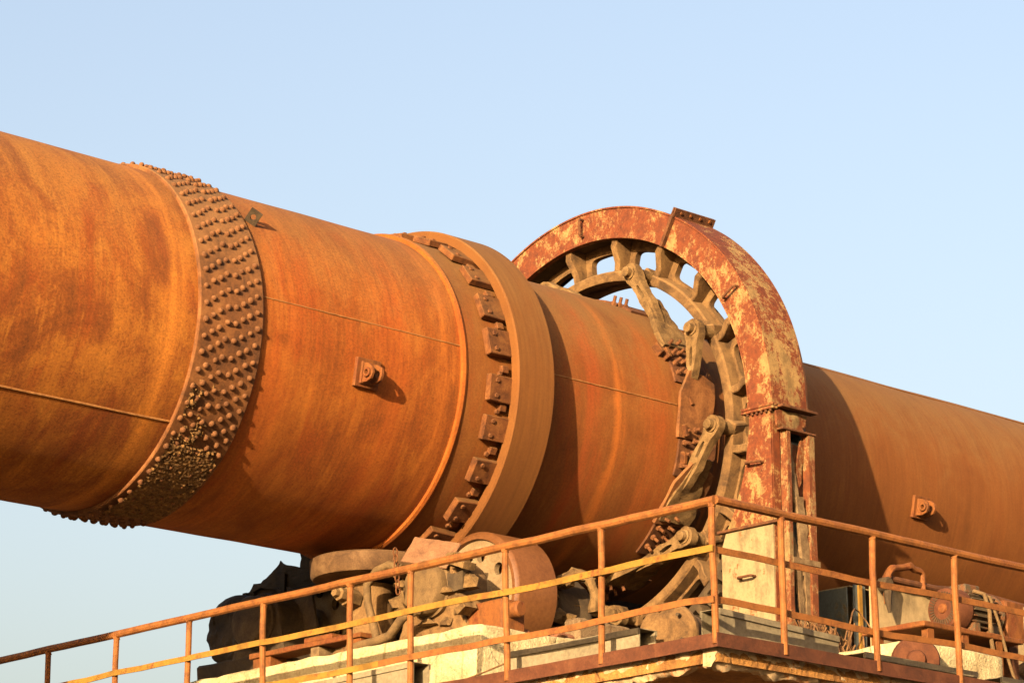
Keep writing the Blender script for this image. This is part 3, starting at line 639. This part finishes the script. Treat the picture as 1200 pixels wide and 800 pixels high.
def bearing(label, x, cy, cz, mat, capmat, base, seed, dome=True):
    t = thing('bearing_housing', label, 'bearing', (x, cy, base))
    b = MB(); hw = 0.26
    loop = []
    for i in range(15):
        a = PI*i/14; loop.append(Vector((x-0.16, cy + hw*math.cos(a), cz + 0.24*math.sin(a))))
    loop += [Vector((x-0.16, cy-hw-0.02, cz-0.10)), Vector((x-0.16, cy-hw-0.13, base+0.06)), Vector((x-0.16, cy-hw-0.13, base)), Vector((x-0.16, cy+hw+0.13, base)), Vector((x-0.16, cy+hw+0.13, base+0.06)), Vector((x-0.16, cy+hw+0.02, cz-0.10))]
    b.plate([loop], 0, (0.32, 0, 0)); b.build('housing', mat, t, bev=0.02, sub=0.07, rough=0.016, rfr=7, smooth=50)
    e = MB().turned((x-0.30, cy, cz), (1, 0, 0), [(0, 0.12), (0.012, 0.19), (0.03, 0.205), (0.10, 0.205), (0.11, 0.22), (0.15, 0.22)], 30).build('end_cap', capmat, t, smooth=40)
    bm_ = hexbolt_mesh('bolt', 0.016, 0.016, mat)
    for k in range(6):
        a = PI/6 + 2*PI*k/6; link_obj('bolt', bm_, e, frame((x-0.292, cy+0.165*math.cos(a), cz+0.165*math.sin(a)), (-1, 0, 0)))
    MB().box2((x-0.20, cy-0.46, base-0.001), (x+0.20, cy+0.46, base+0.035)).build('foot_plate', mat, t, bev=0.006)
    for s_ in (-1, 1): link_obj('bolt', hexbolt_mesh('bolt', 0.028, 0.035, 'bolt', 0.04), t, frame((x-0.05, cy+s_*0.42, base+0.035), (0, 0, 1)))
    return t
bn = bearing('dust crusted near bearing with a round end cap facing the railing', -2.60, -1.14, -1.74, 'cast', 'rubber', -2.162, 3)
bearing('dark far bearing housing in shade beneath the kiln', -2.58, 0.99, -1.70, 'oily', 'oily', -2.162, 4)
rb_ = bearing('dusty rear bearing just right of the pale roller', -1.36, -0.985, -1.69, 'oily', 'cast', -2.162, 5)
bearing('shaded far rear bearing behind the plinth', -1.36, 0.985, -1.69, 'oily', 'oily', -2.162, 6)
# crust on the near bearing
q = MB(); 
for k in range(9): q.lump((-2.70 + random.uniform(-.1, .18), -1.14 + random.uniform(-.3, .34), -1.52 + random.uniform(-.07, .06) - 0.10*abs(random.uniform(-1, 1))), (0.11, 0.12, 0.06), k, 2, 0.5)
for k in range(16): q.lump((-2.78 + random.uniform(-.06, .3), -1.14 + random.uniform(-.42, .44), -1.62 - random.uniform(0, .42)), (random.uniform(.04, .10), random.uniform(.05, .11), random.uniform(.03, .08)), 20+k, 1, 0.7)
q.build('dust_crust', 'link', bn, smooth=28)
MB().box2((-2.80, -1.52, -1.80), (-2.72, -1.36, -1.66)).build('broken_flange', 'oily', bn, sub=0.05, rough=0.02, rfr=9)
for k, (y_, z_, w_) in enumerate(((-1.50, -1.60, 0.20), (-0.86, -1.58, 0.12), (-1.56, -1.95, 0.10))): MB().box((-2.80, y_, z_), (0.12, w_, 0.05), Matrix.Rotation(rad(20-25*k), 3, 'X')).build('torn_ledge', 'link', bn, sub=0.05, rough=0.016, rfr=10)
q = MB()
for k in range(14): q.lump((-1.52 + random.uniform(-.05, .3), -1.15 + random.uniform(-.28, .12), -1.50 - random.uniform(0, .55)), (random.uniform(.05, .11), random.uniform(.05, .12), random.uniform(.03, .09)), 60+k, 1, 0.7)
q.build('dust_crust', 'link', rb_, smooth=28)
MB().tube([(-1.55, -1.30, -1.55), (-1.50, -1.36, -1.48), (-1.40, -1.42, -1.50), (-1.36, -1.45, -1.62), (-1.36, -1.45, -1.78)], [0.05, 0.055, 0.05, 0.04, 0.05], 8).build('oil_spout', 'link', rb_, sub=0.05, rough=0.014, rfr=12)
# leaning rust plate in front of the bearing
Rm = frame((-2.80, -1.16, -1.47), (-0.72, -0.42, 0.55), (0.2, -1, -0.1)).to_3x3()
tp = MB().box((-2.80, -1.16, -1.47), (0.40, 0.26, 0.02), Rm).build('cover_plate', 'cover', None, bev=0.004, sub=0.06, rough=0.007, rfr=6)
tag(tp, 'tilted rusty brown cover plate propped on the crusted bearing', 'plate')
# adjusting bracket
t = thing('adjusting_bracket', 'orange adjusting bracket with round bolt head between bearing and roller', 'bracket', (-2.6, -1.72, -2.16))
MB().box2((-2.72, -1.86, -2.158), (-2.48, -1.46, -1.90)).build('bracket_body', 'orange_steel', t, bev=0.012, sub=0.07, rough=0.006)
MB().turned((-2.62, -1.84, -1.98), (0.1, -1, 0), [(0, 0.06), (0.10, 0.062), (0.115, 0.05)], 16).build('bolt_head', 'orange_steel', t)
MB().box2((-2.75, -1.50, -2.04), (-2.74, -1.42, -1.86)).build('lock_tab', 'oily', t)
# thrust roller lying flat under the kiln
t = thing('thrust_roller', 'flat brown thrust roller disc lying under the kiln belly', 'roller', (-2.66, -0.34, -2.16))
MB().turned((-2.68, -0.34, -1.56), (0, 0, 1), [(0, 0.40), (0.01, 0.46), (0.035, 0.48), (0.15, 0.49), (0.165, 0.47), (0.165, 0.2), (0.19, 0.18), (0.20, 0.10)], 56).build('disc', 'dark_disc', t)
MB().turned((-2.68, -0.34, -2.16), (0, 0, 1), [(0, 0.30), (0.04, 0.30), (0.06, 0.20), (0.50, 0.17), (0.57, 0.17)], 32).build('pedestal', 'cast', t, rough=0.01, sub=0.12)
MB().turned((-2.86, -0.36, -1.72), (-1, -0.1, 0.1), [(0, 0.075), (0.12, 0.075), (0.125, 0.055), (0.19, 0.055), (0.20, 0.035), (0.24, 0.033)], 6).build('locking_nut', 'link', t)
# dark drum and jagged covers on the far side
t = thing('bearing_drum', 'black scalloped drum casing silhouetted against the sky on far plinth', 'casing', (-2.45, 1.5, -2.16))
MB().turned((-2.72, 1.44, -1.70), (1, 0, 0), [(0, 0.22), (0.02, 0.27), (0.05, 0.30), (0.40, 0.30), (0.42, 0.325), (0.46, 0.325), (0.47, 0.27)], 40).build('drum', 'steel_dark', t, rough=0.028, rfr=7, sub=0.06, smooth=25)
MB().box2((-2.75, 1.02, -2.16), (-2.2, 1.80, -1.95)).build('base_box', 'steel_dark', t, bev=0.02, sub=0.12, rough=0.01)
for k in range(10):
    a = -0.5 + k*0.33; MB().turned((-2.5, 1.44 + 0.29*math.cos(a), -1.70 + 0.29*math.sin(a)), (0, math.cos(a), math.sin(a)), [(0, 0.035), (0.05, 0.035)], 6).build('lug', 'steel_dark', t)
cov = thing('bent_cover', 'bent dark sheet cover with jagged torn edge beside the kiln belly', 'cover', (-2.3, 1.2, -2.16))
prof = [(1.66, -1.31), (1.60, -1.235), (1.50, -1.245), (1.36, -1.19), (1.25, -1.09), (1.19, -1.14), (1.10, -1.165), (0.99, -1.19), (0.965, -1.12), (0.985, -1.03), (0.80, -1.03), (0.76, -1.10), (0.70, -1.20), (0.45, -1.28), (0.40, -1.45), (1.0, -1.40), (1.3, -1.36), (1.5, -1.36)]
MB().plate([[Vector((-2.33, y, z)) for y, z in prof]], 0, (0.02, 0, 0)).build('sheet', 'steel_dark', cov, sub=0.06, rough=0.015, rfr=6)
pts = [(1.63, -1.33), (1.45, -1.29), (1.25, -1.33), (1.1, -1.42)]
b = MB()
for i in range(len(pts)-1): b.bar((-2.2, *pts[i]), (-2.2, *pts[i+1]), 0.35, 0.018, (0, 0, 1))
b.build('canopy', 'steel_dark', cov)
MB().plate([[Vector((-2.5, 0.95, -1.38)), Vector((-2.5, 0.62, -1.5)), Vector((-2.5, 0.45, -2.1)), Vector((-2.5, 0.85, -2.1))]], 0, (0.02, 0, 0)).build('side_sheet', 'oily', cov, sub=0.1, rough=0.01)
MB().box2((-2.36, 1.15, -2.16), (-2.30, 1.21, -1.22)).build('post', 'steel_dark', cov)
# orange channel frame on the plinth
t = thing('channel_bracket', 'orange rusted channel frame lying along the plinth edge below thrust roller', 'frame', (-2.85, 0.3, -2.16))
MB().box2((-2.93, -0.50, -2.035), (-2.72, 0.86, -1.995)).build('channel', 'orange_steel', t, bev=0.005, sub=0.1, rough=0.008)
MB().box2((-2.91, 0.62, -2.162), (-2.74, 0.84, -2.036)).build('foot', 'orange_steel', t, bev=0.005)
MB().box2((-2.91, 0.02, -2.162), (-2.74, 0.12, -2.036)).build('foot', 'weathered', t, bev=0.005)
MB().box2((-2.91, -0.48, -2.162), (-2.74, -0.38, -2.036)).build('foot', 'orange_steel', t, bev=0.005)
MB().box2((-2.90, -0.12, -1.994), (-2.70, 0.22, -1.95)).build('clamp_block', 'orange_steel', t, bev=0.008)
MB().box2((-2.70, 0.9, -2.16), (-2.4, 1.0, -1.5)).build('bracket', 'oily', t, bev=0.005)
# hoses, chain
h = MB().tube([(-2.93, -0.98, -1.58), (-2.95, -0.85, -1.535), (-2.96, -0.72, -1.56), (-2.97, -0.62, -1.66), (-2.96, -0.62, -1.80), (-2.95, -0.70, -2.02), (-2.94, -0.72, -2.14)], 0.032, 12).build('hose', 'rubber', None)
tag(h, 'thick dusty hose arching down beside the bearing cap', 'hose')
h = MB().tube([(-2.96, -0.40, -2.13), (-2.97, -0.55, -2.115), (-2.98, -0.75, -2.11), (-2.99, -0.92, -2.09), (-2.98, -1.05, -1.97), (-2.96, -1.2, -1.93)], 0.036, 12).build('hose', 'rubber', None)
tag(h, 'dusty pipe lying on the plinth edge under the end cap', 'hose')
ch = thing('chain', 'short rusty chain hanging from the top of the end cap', 'chain', (-2.99, -0.99, -1.75))
for k in range(7):
    c = Vector((-2.99, -0.97 - 0.006*k, -1.46 - 0.05*k)); ax = Vector((0, 1, 0)) if k % 2 else Vector((1, 0, 0))
    MB().tube([c + ax*0.020*math.cos(2*PI*i/10) + Vector((0, 0, 0.033*math.sin(2*PI*i/10))) for i in range(11)], 0.006, 6, caps=False).build('chain_ring', 'bolt', ch)

# ------------------------------------------------------------------ rubble and loose pieces
ORD = 'first second third fourth fifth sixth seventh eighth ninth tenth eleventh twelfth'.split()
def chunk(label, c, size, mat, seed, name='rubble_chunk', cat='rubble', group=None):
    o = MB().lump(c, size, seed, 2, 0.35, 1.6).build(name, mat, None, smooth=30); return tag(o, label, cat, group)
G = 'broken lumps lying on the plinth and deck'
for k in range(12):
    y = -1.88 + random.uniform(-.1, .1); x = -2.40 + k*0.10 + random.uniform(-.03, .03)
    chunk('red broken lump on the plinth rim below the roller, %s from left' % ORD[k], (x, y, -2.13), (random.uniform(.05, .11), random.uniform(.05, .1), random.uniform(.03, .06)), 'red_rubble', k, group=G)
o = MB().box((-1.75, -1.88, -2.07), (0.62, 0.16, 0.19), Matrix.Rotation(rad(4), 3, 'Z')).build('concrete_block', 'rubble', None, bev=0.02, sub=0.07, rough=0.014); tag(o, 'small square concrete block on the plinth right of the roller', 'block')
for k in range(5):
    chunk('tan broken lump on the plinth right of the small block, %s from left' % ORD[k], (-1.28 + 0.13*k, -1.86 + random.uniform(-.1, .1), -2.14), (random.uniform(.06, .12), .1, random.uniform(.04, .08)), 'rubble', 30+k, group=G)
for k in range(10):
    chunk('pale concrete crumb along the end deck edge behind toe plate, %s from left' % ORD[k], (-4.02 + random.uniform(-.05, .05), -3.1 - 0.24*k, -2.87), (random.uniform(.04, .10), random.uniform(.05, .12), random.uniform(.03, .06)), 'rubble', 50+k, group=G)
for k in range(9):
    chunk('pale concrete crumb along the side deck edge below the motor, %s from left' % ORD[k], (-2.9 + 0.36*k + random.uniform(-.1, .1), -5.22, -2.86), (random.uniform(.06, .12), random.uniform(.05, .08), random.uniform(.03, .09)), 'rubble', 70+k, group=G)
dr = thing('drum_casting', 'round dusty drum casting lying behind the railing corner left of guard leg', 'casting', (-3.55, -4.45, FLOOR))
MB().turned((-3.72, -4.50, -2.655), (1, 0.25, 0), [(0, 0.12), (0.012, 0.20), (0.035, 0.215), (0.07, 0.215), (0.075, 0.19), (0.36, 0.17)], 30).build('drum', 'cast', dr, sub=0.08, rough=0.008, rfr=8)
for k in range(6):
    a = 2*PI*k/6+0.3; MB().turned((-3.735, -4.50+0.17*math.cos(a), -2.655+0.17*math.sin(a)), (1, 0.25, 0), [(0, 0.012), (0.03, 0.012)], 8).build('bolt', 'oily', dr)
MB().box2((-3.70, -4.62, FLOOR), (-3.40, -4.30, -2.84)).build('rest_block', 'rubble', dr, bev=0.01)

# ------------------------------------------------------------------ cable troughs
def trough(label, a, b_, w=0.15, h=0.15, lid=True):
    a = Vector(a); b_ = Vector(b_); d = (b_-a).normalized(); side = d.cross(Vector((0, 0, 1))).normalized()
    t = thing('cable_trough', label, 'trough', (a+b_)/2, 'grey cable troughs along the deck edge')
    up = Vector((0, 0, 1)); q = 0.006
    def sec(pts, nm): MB().plate([[a + side*x + up*z for x, z in pts]], 0, b_-a).build(nm, 'zinc', t)
    sec([(-w/2, 0), (w/2, 0), (w/2, h), (w/2-q, h), (w/2-q, q), (-w/2+q, q), (-w/2+q, h), (-w/2, h)], 'channel')
    if lid: sec([(-w/2-.012, h-.03), (-w/2-.008, h-.03), (-w/2-.008, h+.003), (w/2+.008, h+.003), (w/2+.008, h-.03), (w/2+.012, h-.03), (w/2+.012, h+.008), (-w/2-.012, h+.008)], 'lid')
    L = (b_-a).length
    for s_ in (0.15, 0.85):
        c = a + d*L*s_; MB().box((c.x, c.y, (a.z+FLOOR)/2 - 0.002), (0.10, 0.10, max(0.02, a.z-FLOOR)-0.004)).build('rest_block', 'rubble', t, bev=0.01)
    return t
trough('grey cable trough lying low on the deck below the pale plinth', (-3.75, -0.62, -2.72), (-3.75, -2.15, -2.70))
trough('grey cable trough with open end under the pale roller', (-3.93, -3.30, -2.81), (-3.93, -4.55, -2.81))
trough('grey cable trough running under the guard leg from the railing corner', (-3.93, -5.10, -2.76), (-2.80, -5.10, -2.80))
trough('grey cable trough below the motor with rusty clips', (-2.55, -5.10, -2.87), (-1.38, -5.10, -2.87))
trough('grey cable trough cut by the right picture edge', (-1.12, -5.10, -2.87), (0.4, -5.10, -2.87))
w_ = MB().tube([(-4.02, -2.2, -2.76), (-4.05, -2.5, -2.79), (-4.06, -2.9, -2.80), (-4.05, -3.1, -2.77), (-4.03, -3.3, -2.73)], 0.006, 6).build('loose_wire', 'wire', None); tag(w_, 'thin loose wire sagging along the plinth foot by the railing', 'wire')

# ------------------------------------------------------------------ railings
def railing(label, pts_posts, d, x_or_y, yellow, side):
    """posts along one run; d = run axis (0 = X, 1 = Y)"""
    lo, hi = min(pts_posts), max(pts_posts)
    def at(s, z, off=0.0): return Vector((s, x_or_y+off, z)) if d == 0 else Vector((x_or_y+off, s, z))
    t = thing('guard_railing', label, 'railing', at((lo+hi)/2, -2.82))
    def wob(s, k): return 0.013*noise.noise(Vector((s*0.9, k, d*5))) + 0.005*noise.noise(Vector((s*3, k, d*5)))
    n = 60
    def run(z, r, nm, mat, k, off=0.0):
        MB().tube([at(lo + (hi-lo)*i/n, z + wob(lo + (hi-lo)*i/n, k), off) for i in range(n+1)], r, 10).build(nm, mat, t)
    run(-1.990, 0.029, 'top_rail', 'rail', 1)
    # flat bars below
    lo_, hi_ = lo, hi
    for z, k, nm, mat, lo, hi in ((-2.30, 2, 'mid_rail', yellow, lo, hi), (-2.618, 3, 'low_rail', 'rail', lo, hi if d == 0 else -2.25), (-2.618, 3, 'low_rail', yellow, -2.249, hi))[:2 if d == 0 else 3]:
        b = MB(); vs = []; fs = []
        for i in range(n+1):
            s = lo + (hi-lo)*i/n; zz = z + wob(s, k)*1.6
            for o_, e in ((0.024, -0.021), (0.034, -0.021), (0.034, 0.021), (0.024, 0.021)): vs.append(at(s, zz+e, side*o_))
        for i in range(n):
            for j in range(4): fs.append((i*4+j, i*4+(j+1) % 4, (i+1)*4+(j+1) % 4, (i+1)*4+j))
        fs += [(0, 1, 2, 3), (n*4, n*4+3, n*4+2, n*4+1)]; b.add(vs, fs).build(nm, mat, t)
    lo, hi = lo_, hi_
    rnd = random.Random(5+d)
    for i, s in enumerate(pts_posts):
        if d == 0 and i == 0: continue
        lean = rnd.uniform(-.025, .025); mid = rnd.uniform(-.006, .006)
        top = at(s+ (0 if s > -5.4 or d == 0 else 0.03), -1.995); bot = at(s+lean, FLOOR+0.01)
        p = [bot, bot.lerp(top, 0.4) + Vector((mid, mid, 0)), bot.lerp(top, 0.75) + Vector((-mid, mid, 0)), top]
        po = MB().tube(p, 0.0225, 10).lump(top + Vector((0, 0, -0.025)), (0.031, 0.031, 0.022), i, 1, 0.5).build('post', 'rail', t)
    q = MB()
    if d == 0: q.box2((lo-0.012, x_or_y-0.010, -2.910), (hi, x_or_y+0.002, -2.822)); q.box2((lo-0.012, x_or_y+0.003, -2.834), (hi, x_or_y+0.075, -2.822))
    else: q.box2((x_or_y-0.010, lo+0.002, -2.910), (x_or_y+0.002, hi, -2.822)); q.box2((x_or_y+0.003, lo+0.08, -2.834), (x_or_y+0.075, hi, -2.822))
    q.build('toe_plate', 'toe', t, sub=0.25, rough=0.004, rfr=1.7)
    return t
railing('rusty orange and yellow railing along platform end under kiln', [-5.416, -4.404, -3.498, -2.549, -1.902, -0.923, -0.036, 0.881, 1.793, 2.70, 3.6, 4.5, 5.35], 1, RX, 'rail_yellow', -1)
railing('rusty orange railing along platform side in front of motor', [-4.2, -3.597, -2.714, -1.877, -0.98, -0.1, 0.8, 1.7, 2.6, 3.5, 4.4, 5.3, 6.2, 7.1], 0, RY, 'rail', 1)

# ------------------------------------------------------------------ drive side: casing, pipe, motor
t = thing('pinion_casing', 'long stained cream steel casing beside the kiln right of the guard', 'casing', (1.8, -2.2, FLOOR-0.215))
casing_ = t
def sheet(name, lo, hi, mat, rough=0.008): return MB().box2(lo, hi).build(name, mat, t, bev=0.004, sub=0.12, rough=rough, rfr=3)
sheet('side_panel', (0.56, -2.52, FLOOR-0.215), (0.72, -2.505, -1.43), 'casing_blue'); 
sheet('end_panel', (0.50, -2.50, FLOOR-0.215), (0.515, -1.5, -1.46), 'casing_blue')
sheet('side_panel', (0.73, -2.56, FLOOR-0.215), (1.75, -2.54, -1.42), 'casing'); sheet('side_panel', (1.77, -2.55, FLOOR-0.215), (3.6, -2.53, -1.50), 'casing')
sheet('top_panel', (0.52, -2.51, -1.462), (3.6, -1.55, -1.445), 'casing')
MB().box2((0.60, -2.55, FLOOR-0.215), (0.64, -2.53, -1.44)).build('corner_strip', 'rail_yellow', t)
MB().box2((0.73, -2.60, -1.418), (1.75, -2.52, -1.39)).build('top_flange', 'frame', t, sub=0.1, rough=0.006)
MB().box2((1.77, -2.60, -1.498), (3.6, -2.52, -1.47)).build('top_flange', 'frame', t, sub=0.1, rough=0.006)
MB().box2((1.60, -2.60, FLOOR-0.215), (1.66, -2.575, -1.42)).build('stiffener', 'frame', t)
p = MB().tube([(0.85, -2.62, -1.355), (1.5, -2.62, -1.36), (1.9, -2.62, -1.325), (2.2, -2.62, -1.335), (2.9, -2.62, -1.37), (3.6, -2.62, -1.38)], 0.030, 10).build('pipe', 'dark_rust', None); tag(p, 'rusty brown pipe running along the top of the cream casing', 'pipe')
t2 = thing('goose_neck_valve', 'rusty goose neck pipe with hanging valve on the cream casing', 'valve', (1.0, -2.62, -1.45))
MB().tube([(0.84, -2.64, -1.58), (0.845, -2.64, -1.42), (0.87, -2.64, -1.33), (0.93, -2.64, -1.265), (1.05, -2.64, -1.245), (1.16, -2.64, -1.215), (1.22, -2.64, -1.235), (1.30, -2.64, -1.245), (1.325, -2.64, -1.27), (1.325, -2.64, -1.40)], [0.02, 0.03, 0.038, 0.032, 0.03, 0.034, 0.03, 0.028, 0.025, 0.024], 10).build('neck', 'orange_steel', t2, rough=0.006, rfr=14, sub=0.05)
MB().turned((0.83, -2.69, -1.42), (0, 1, 0), [(0, 0.05), (0.01, 0.062), (0.09, 0.062), (0.10, 0.05)], 18).build('valve_body', 'oily', t2)
MB().tube([(0.84, -2.66, -1.45), (0.825, -2.67, -1.56), (0.84, -2.67, -1.66)], [0.04, 0.03, 0.012], 8).build('spout', 'oily', t2)
for o_ in (casing_, p, t2): o_.location = Vector(o_.location) + Vector((0.83, 0.80, 0.215))
# motor plinth
o = rough_block('motor_plinth', 'low pale concrete plinth under the motor base', (-0.95, -4.25, FLOOR-0.03), (0.10, -3.25, -2.31)); 
# motor base
t = thing('motor', 'rusty electric motor with round slotted fan cover on its orange base', 'motor', (0.2, -3.8, -2.31))
mc = Vector((0.0, -3.8, -1.90)); ax = Vector((1, 0, 0)); r = 0.155
f = MB().turned(mc - ax*0.02, ax, [(0, 0.05), (0.004, 0.13), (0.012, 0.150), (0.03, 0.160), (0.16, 0.162), (0.17, 0.155)], 40).build('fan_cover', 'fan', t)
sl = MB()
for k in range(32):
    a = 2*PI*k/32; dv = Vector((0, math.cos(a), math.sin(a))); tv = Vector((0, -math.sin(a), math.cos(a)))
    sl.bar(mc - ax*0.022 + dv*0.085, mc - ax*0.018 + dv*0.128, 0.009, 0.008, (1, 0, 0))
sl.build('slot_ring', 'oily', f)
MB().turned(mc - ax*0.035, ax, [(0, 0.02), (0.004, 0.035), (0.03, 0.045)], 16).build('hub_cap', 'orange_steel', f)
MB().turned(mc + ax*0.15, ax, [(0, 0.12), (0.01, 0.135), (0.33, 0.135), (0.34, 0.12)], 32).build('body', 'motor', t)
for k in range(22):
    a = 2*PI*k/22; dv = Vector((0, math.cos(a), math.sin(a))); MB().bar(mc + ax*0.165 + dv*0.145, mc + ax*0.475 + dv*0.145, 0.010, 0.034, dv).build('cooling_fin', 'motor', t)
MB().turned(mc + ax*0.485, ax, [(0, 0.16), (0.03, 0.165), (0.05, 0.13), (0.07, 0.06), (0.18, 0.03)], 32).build('end_shield', 'motor', t)
MB().box2((0.18, -3.86, -1.77), (0.36, -3.70, -1.69)).build('terminal_box', 'motor', t, bev=0.01)
for x_ in (0.2, 0.42): MB().box2((x_-0.03, -3.95, -2.088), (x_+0.03, -3.65, -2.00)).build('foot', 'motor', t)
MB().box2((-0.55, -4.05, -2.13), (0.62, -3.45, -2.09)).build('base_plate', 'orange_steel', t, bev=0.006, sub=0.1, rough=0.008)
for x_ in (-0.45, -0.05, 0.35):
    for y_ in (-4.0, -3.52): MB().box2((x_-0.035, y_-0.03, FLOOR if x_ > 0.1 else -2.315), (x_+0.035, y_+0.03, -2.132)).build('base_leg', 'orange_steel', t)
MB().tube([(0.27, -3.87, -1.74), (0.27, -3.97, -1.78), (0.26, -4.02, -1.92), (0.25, -4.03, -2.12), (0.22, -4.08, -2.30)], 0.016, 8).build('cable', 'rubber', t)
MB().tube([(0.30, -3.87, -1.74), (0.31, -3.99, -1.80), (0.34, -4.04, -2.0), (0.40, -4.06, -2.25), (0.5, -4.1, -2.6), (0.55, -4.15, FLOOR)], 0.012, 8).build('cable', 'rubber', t)
o = MB().box2((0.56, -3.94, -2.088), (0.78, -3.72, -1.78)).build('junction_box', 'orange_steel', None, bev=0.012, sub=0.07, rough=0.006); tag(o, 'upright orange steel box standing right behind the motor fins', 'box')
q = thing('box_stand', 'short rusted stand carrying the orange box behind the motor', 'stand', (0.7, -3.83, FLOOR)); MB().box2((0.63, -3.9, FLOOR), (0.74, -3.76, -2.092)).build('leg', 'dark_rust', q)
o = MB().box2((0.98, -3.92, FLOOR), (1.05, -3.80, -1.75)).build('steel_post', 'orange_steel', None, bev=0.006, sub=0.1, rough=0.006); tag(o, 'slim orange steel post right of the upright orange box', 'post')
t = thing('coupling_disc', 'rusty half hidden coupling disc below the motor fan cover', 'coupling', (-0.4, -3.75, -2.31))
MB().turned((-0.98, -4.32, -2.47), (0.7, 0.75, 0), [(0, 0.10), (0.01, 0.165), (0.03, 0.175), (0.07, 0.175), (0.075, 0.15)], 32).build('disc', 'fan', t)
MB().turned((-1.02, -4.36, -2.47), (0.7, 0.75, 0), [(0, 0.03), (0.01, 0.06), (0.06, 0.075)], 24).build('hub', 'fan', t)
MB().box2((-1.05, -4.38, FLOOR), (-0.87, -4.28, -2.52)).build('stand', 'dark_rust', t)
# heap of scrap beyond the motor
GS = 'scrap heaped right of the motor'
for k in range(11):
    x_ = 1.15 + 0.15*k; cr = k % 3 == 0
    chunk('%s lump in the scrap heap right of the motor, %s from left' % ('rusty orange' if cr else 'tan crusted', ORD[k]), (x_, -3.5 + random.uniform(-.2, .25) - 0.08*k, -1.98 + random.uniform(-.22, .22)), (random.uniform(.10, .22), random.uniform(.1, .2), random.uniform(.08, .2)), 'orange_steel' if cr else 'rubble', 90+k, name='scrap_lump', cat='scrap', group=GS)
o = MB().lump((1.95, -3.2, -2.5), (1.1, 0.45, 0.42), 3, 3, 0.35, 1.8).build('scrap_heap', 'rubble', None, smooth=40); tag(o, 'big crusted heap of scrap and dust on the deck at right edge', 'heap')
o = MB().turned((1.02, -4.05, -2.35), (0.5, -0.3, -0.35), [(0, 0.11), (0.01, 0.13), (0.30, 0.13), (0.31, 0.10)], 24).build('grey_cylinder', 'zinc', None); tag(o, 'short grey cylinder tilted on the scrap beside the motor plinth', 'cylinder')
o = MB().lump((1.05, -3.95, -2.68), (0.34, 0.3, 0.26), 14, 2, 0.3).build('scrap_lump', 'steel_dark', None, smooth=40); tag(o, 'black lump under the grey cylinder beside the motor plinth', 'scrap')
for k in range(5):
    a = Vector((1.2 + 0.28*k, -3.75 + random.uniform(-.1, .1), -1.75 + random.uniform(-.25, .1))); e = a + Vector((random.uniform(.2, .5), random.uniform(-.1, .1), random.uniform(-.35, -.05)))
    o = MB().bar(a, e, random.uniform(.03, .07), random.uniform(.02, .05)).build('scrap_bar', random.choice(['orange_steel', 'frame', 'zinc']), None, sub=0.1, rough=0.006); tag(o, 'bent bar sticking out of the scrap heap at right, %s from left' % ORD[k], 'scrap', GS)
# bundle of rusty wire
wb = MB(); rn = random.Random(3)
for k in range(420):
    a = Vector((-0.55 + rn.uniform(-.22, .22), -3.05 + rn.uniform(-.15, .15), -2.40)); top = a + Vector((rn.uniform(-.22, .10), rn.uniform(-.1, .1), rn.uniform(.15, .42)))
    wb.tube([a, a.lerp(top, 0.5) + Vector((rn.uniform(-.06, .06), rn.uniform(-.06, .06), 0.04)), top], 0.007, 5)
for k in range(4):
    a = Vector((-0.55 + rn.uniform(-.25, .25), -3.15 + rn.uniform(-.15, .1), -2.2 + rn.uniform(-.1, .25))); rr = rn.uniform(.06, .16)
    wb.tube([a + Vector((rr*math.cos(i*0.6), 0.05*math.sin(i), rr*math.sin(i*0.6))) for i in range(8)], 0.006, 5)
wb.lump((-0.55, -3.05, -2.55), (0.30, 0.24, 0.48), 5, 2, 0.2)
o = wb.build('wire_bundle', 'wire', None); tag(o, 'tangled bundle of brown rusty wire beside the guard leg', 'wire')
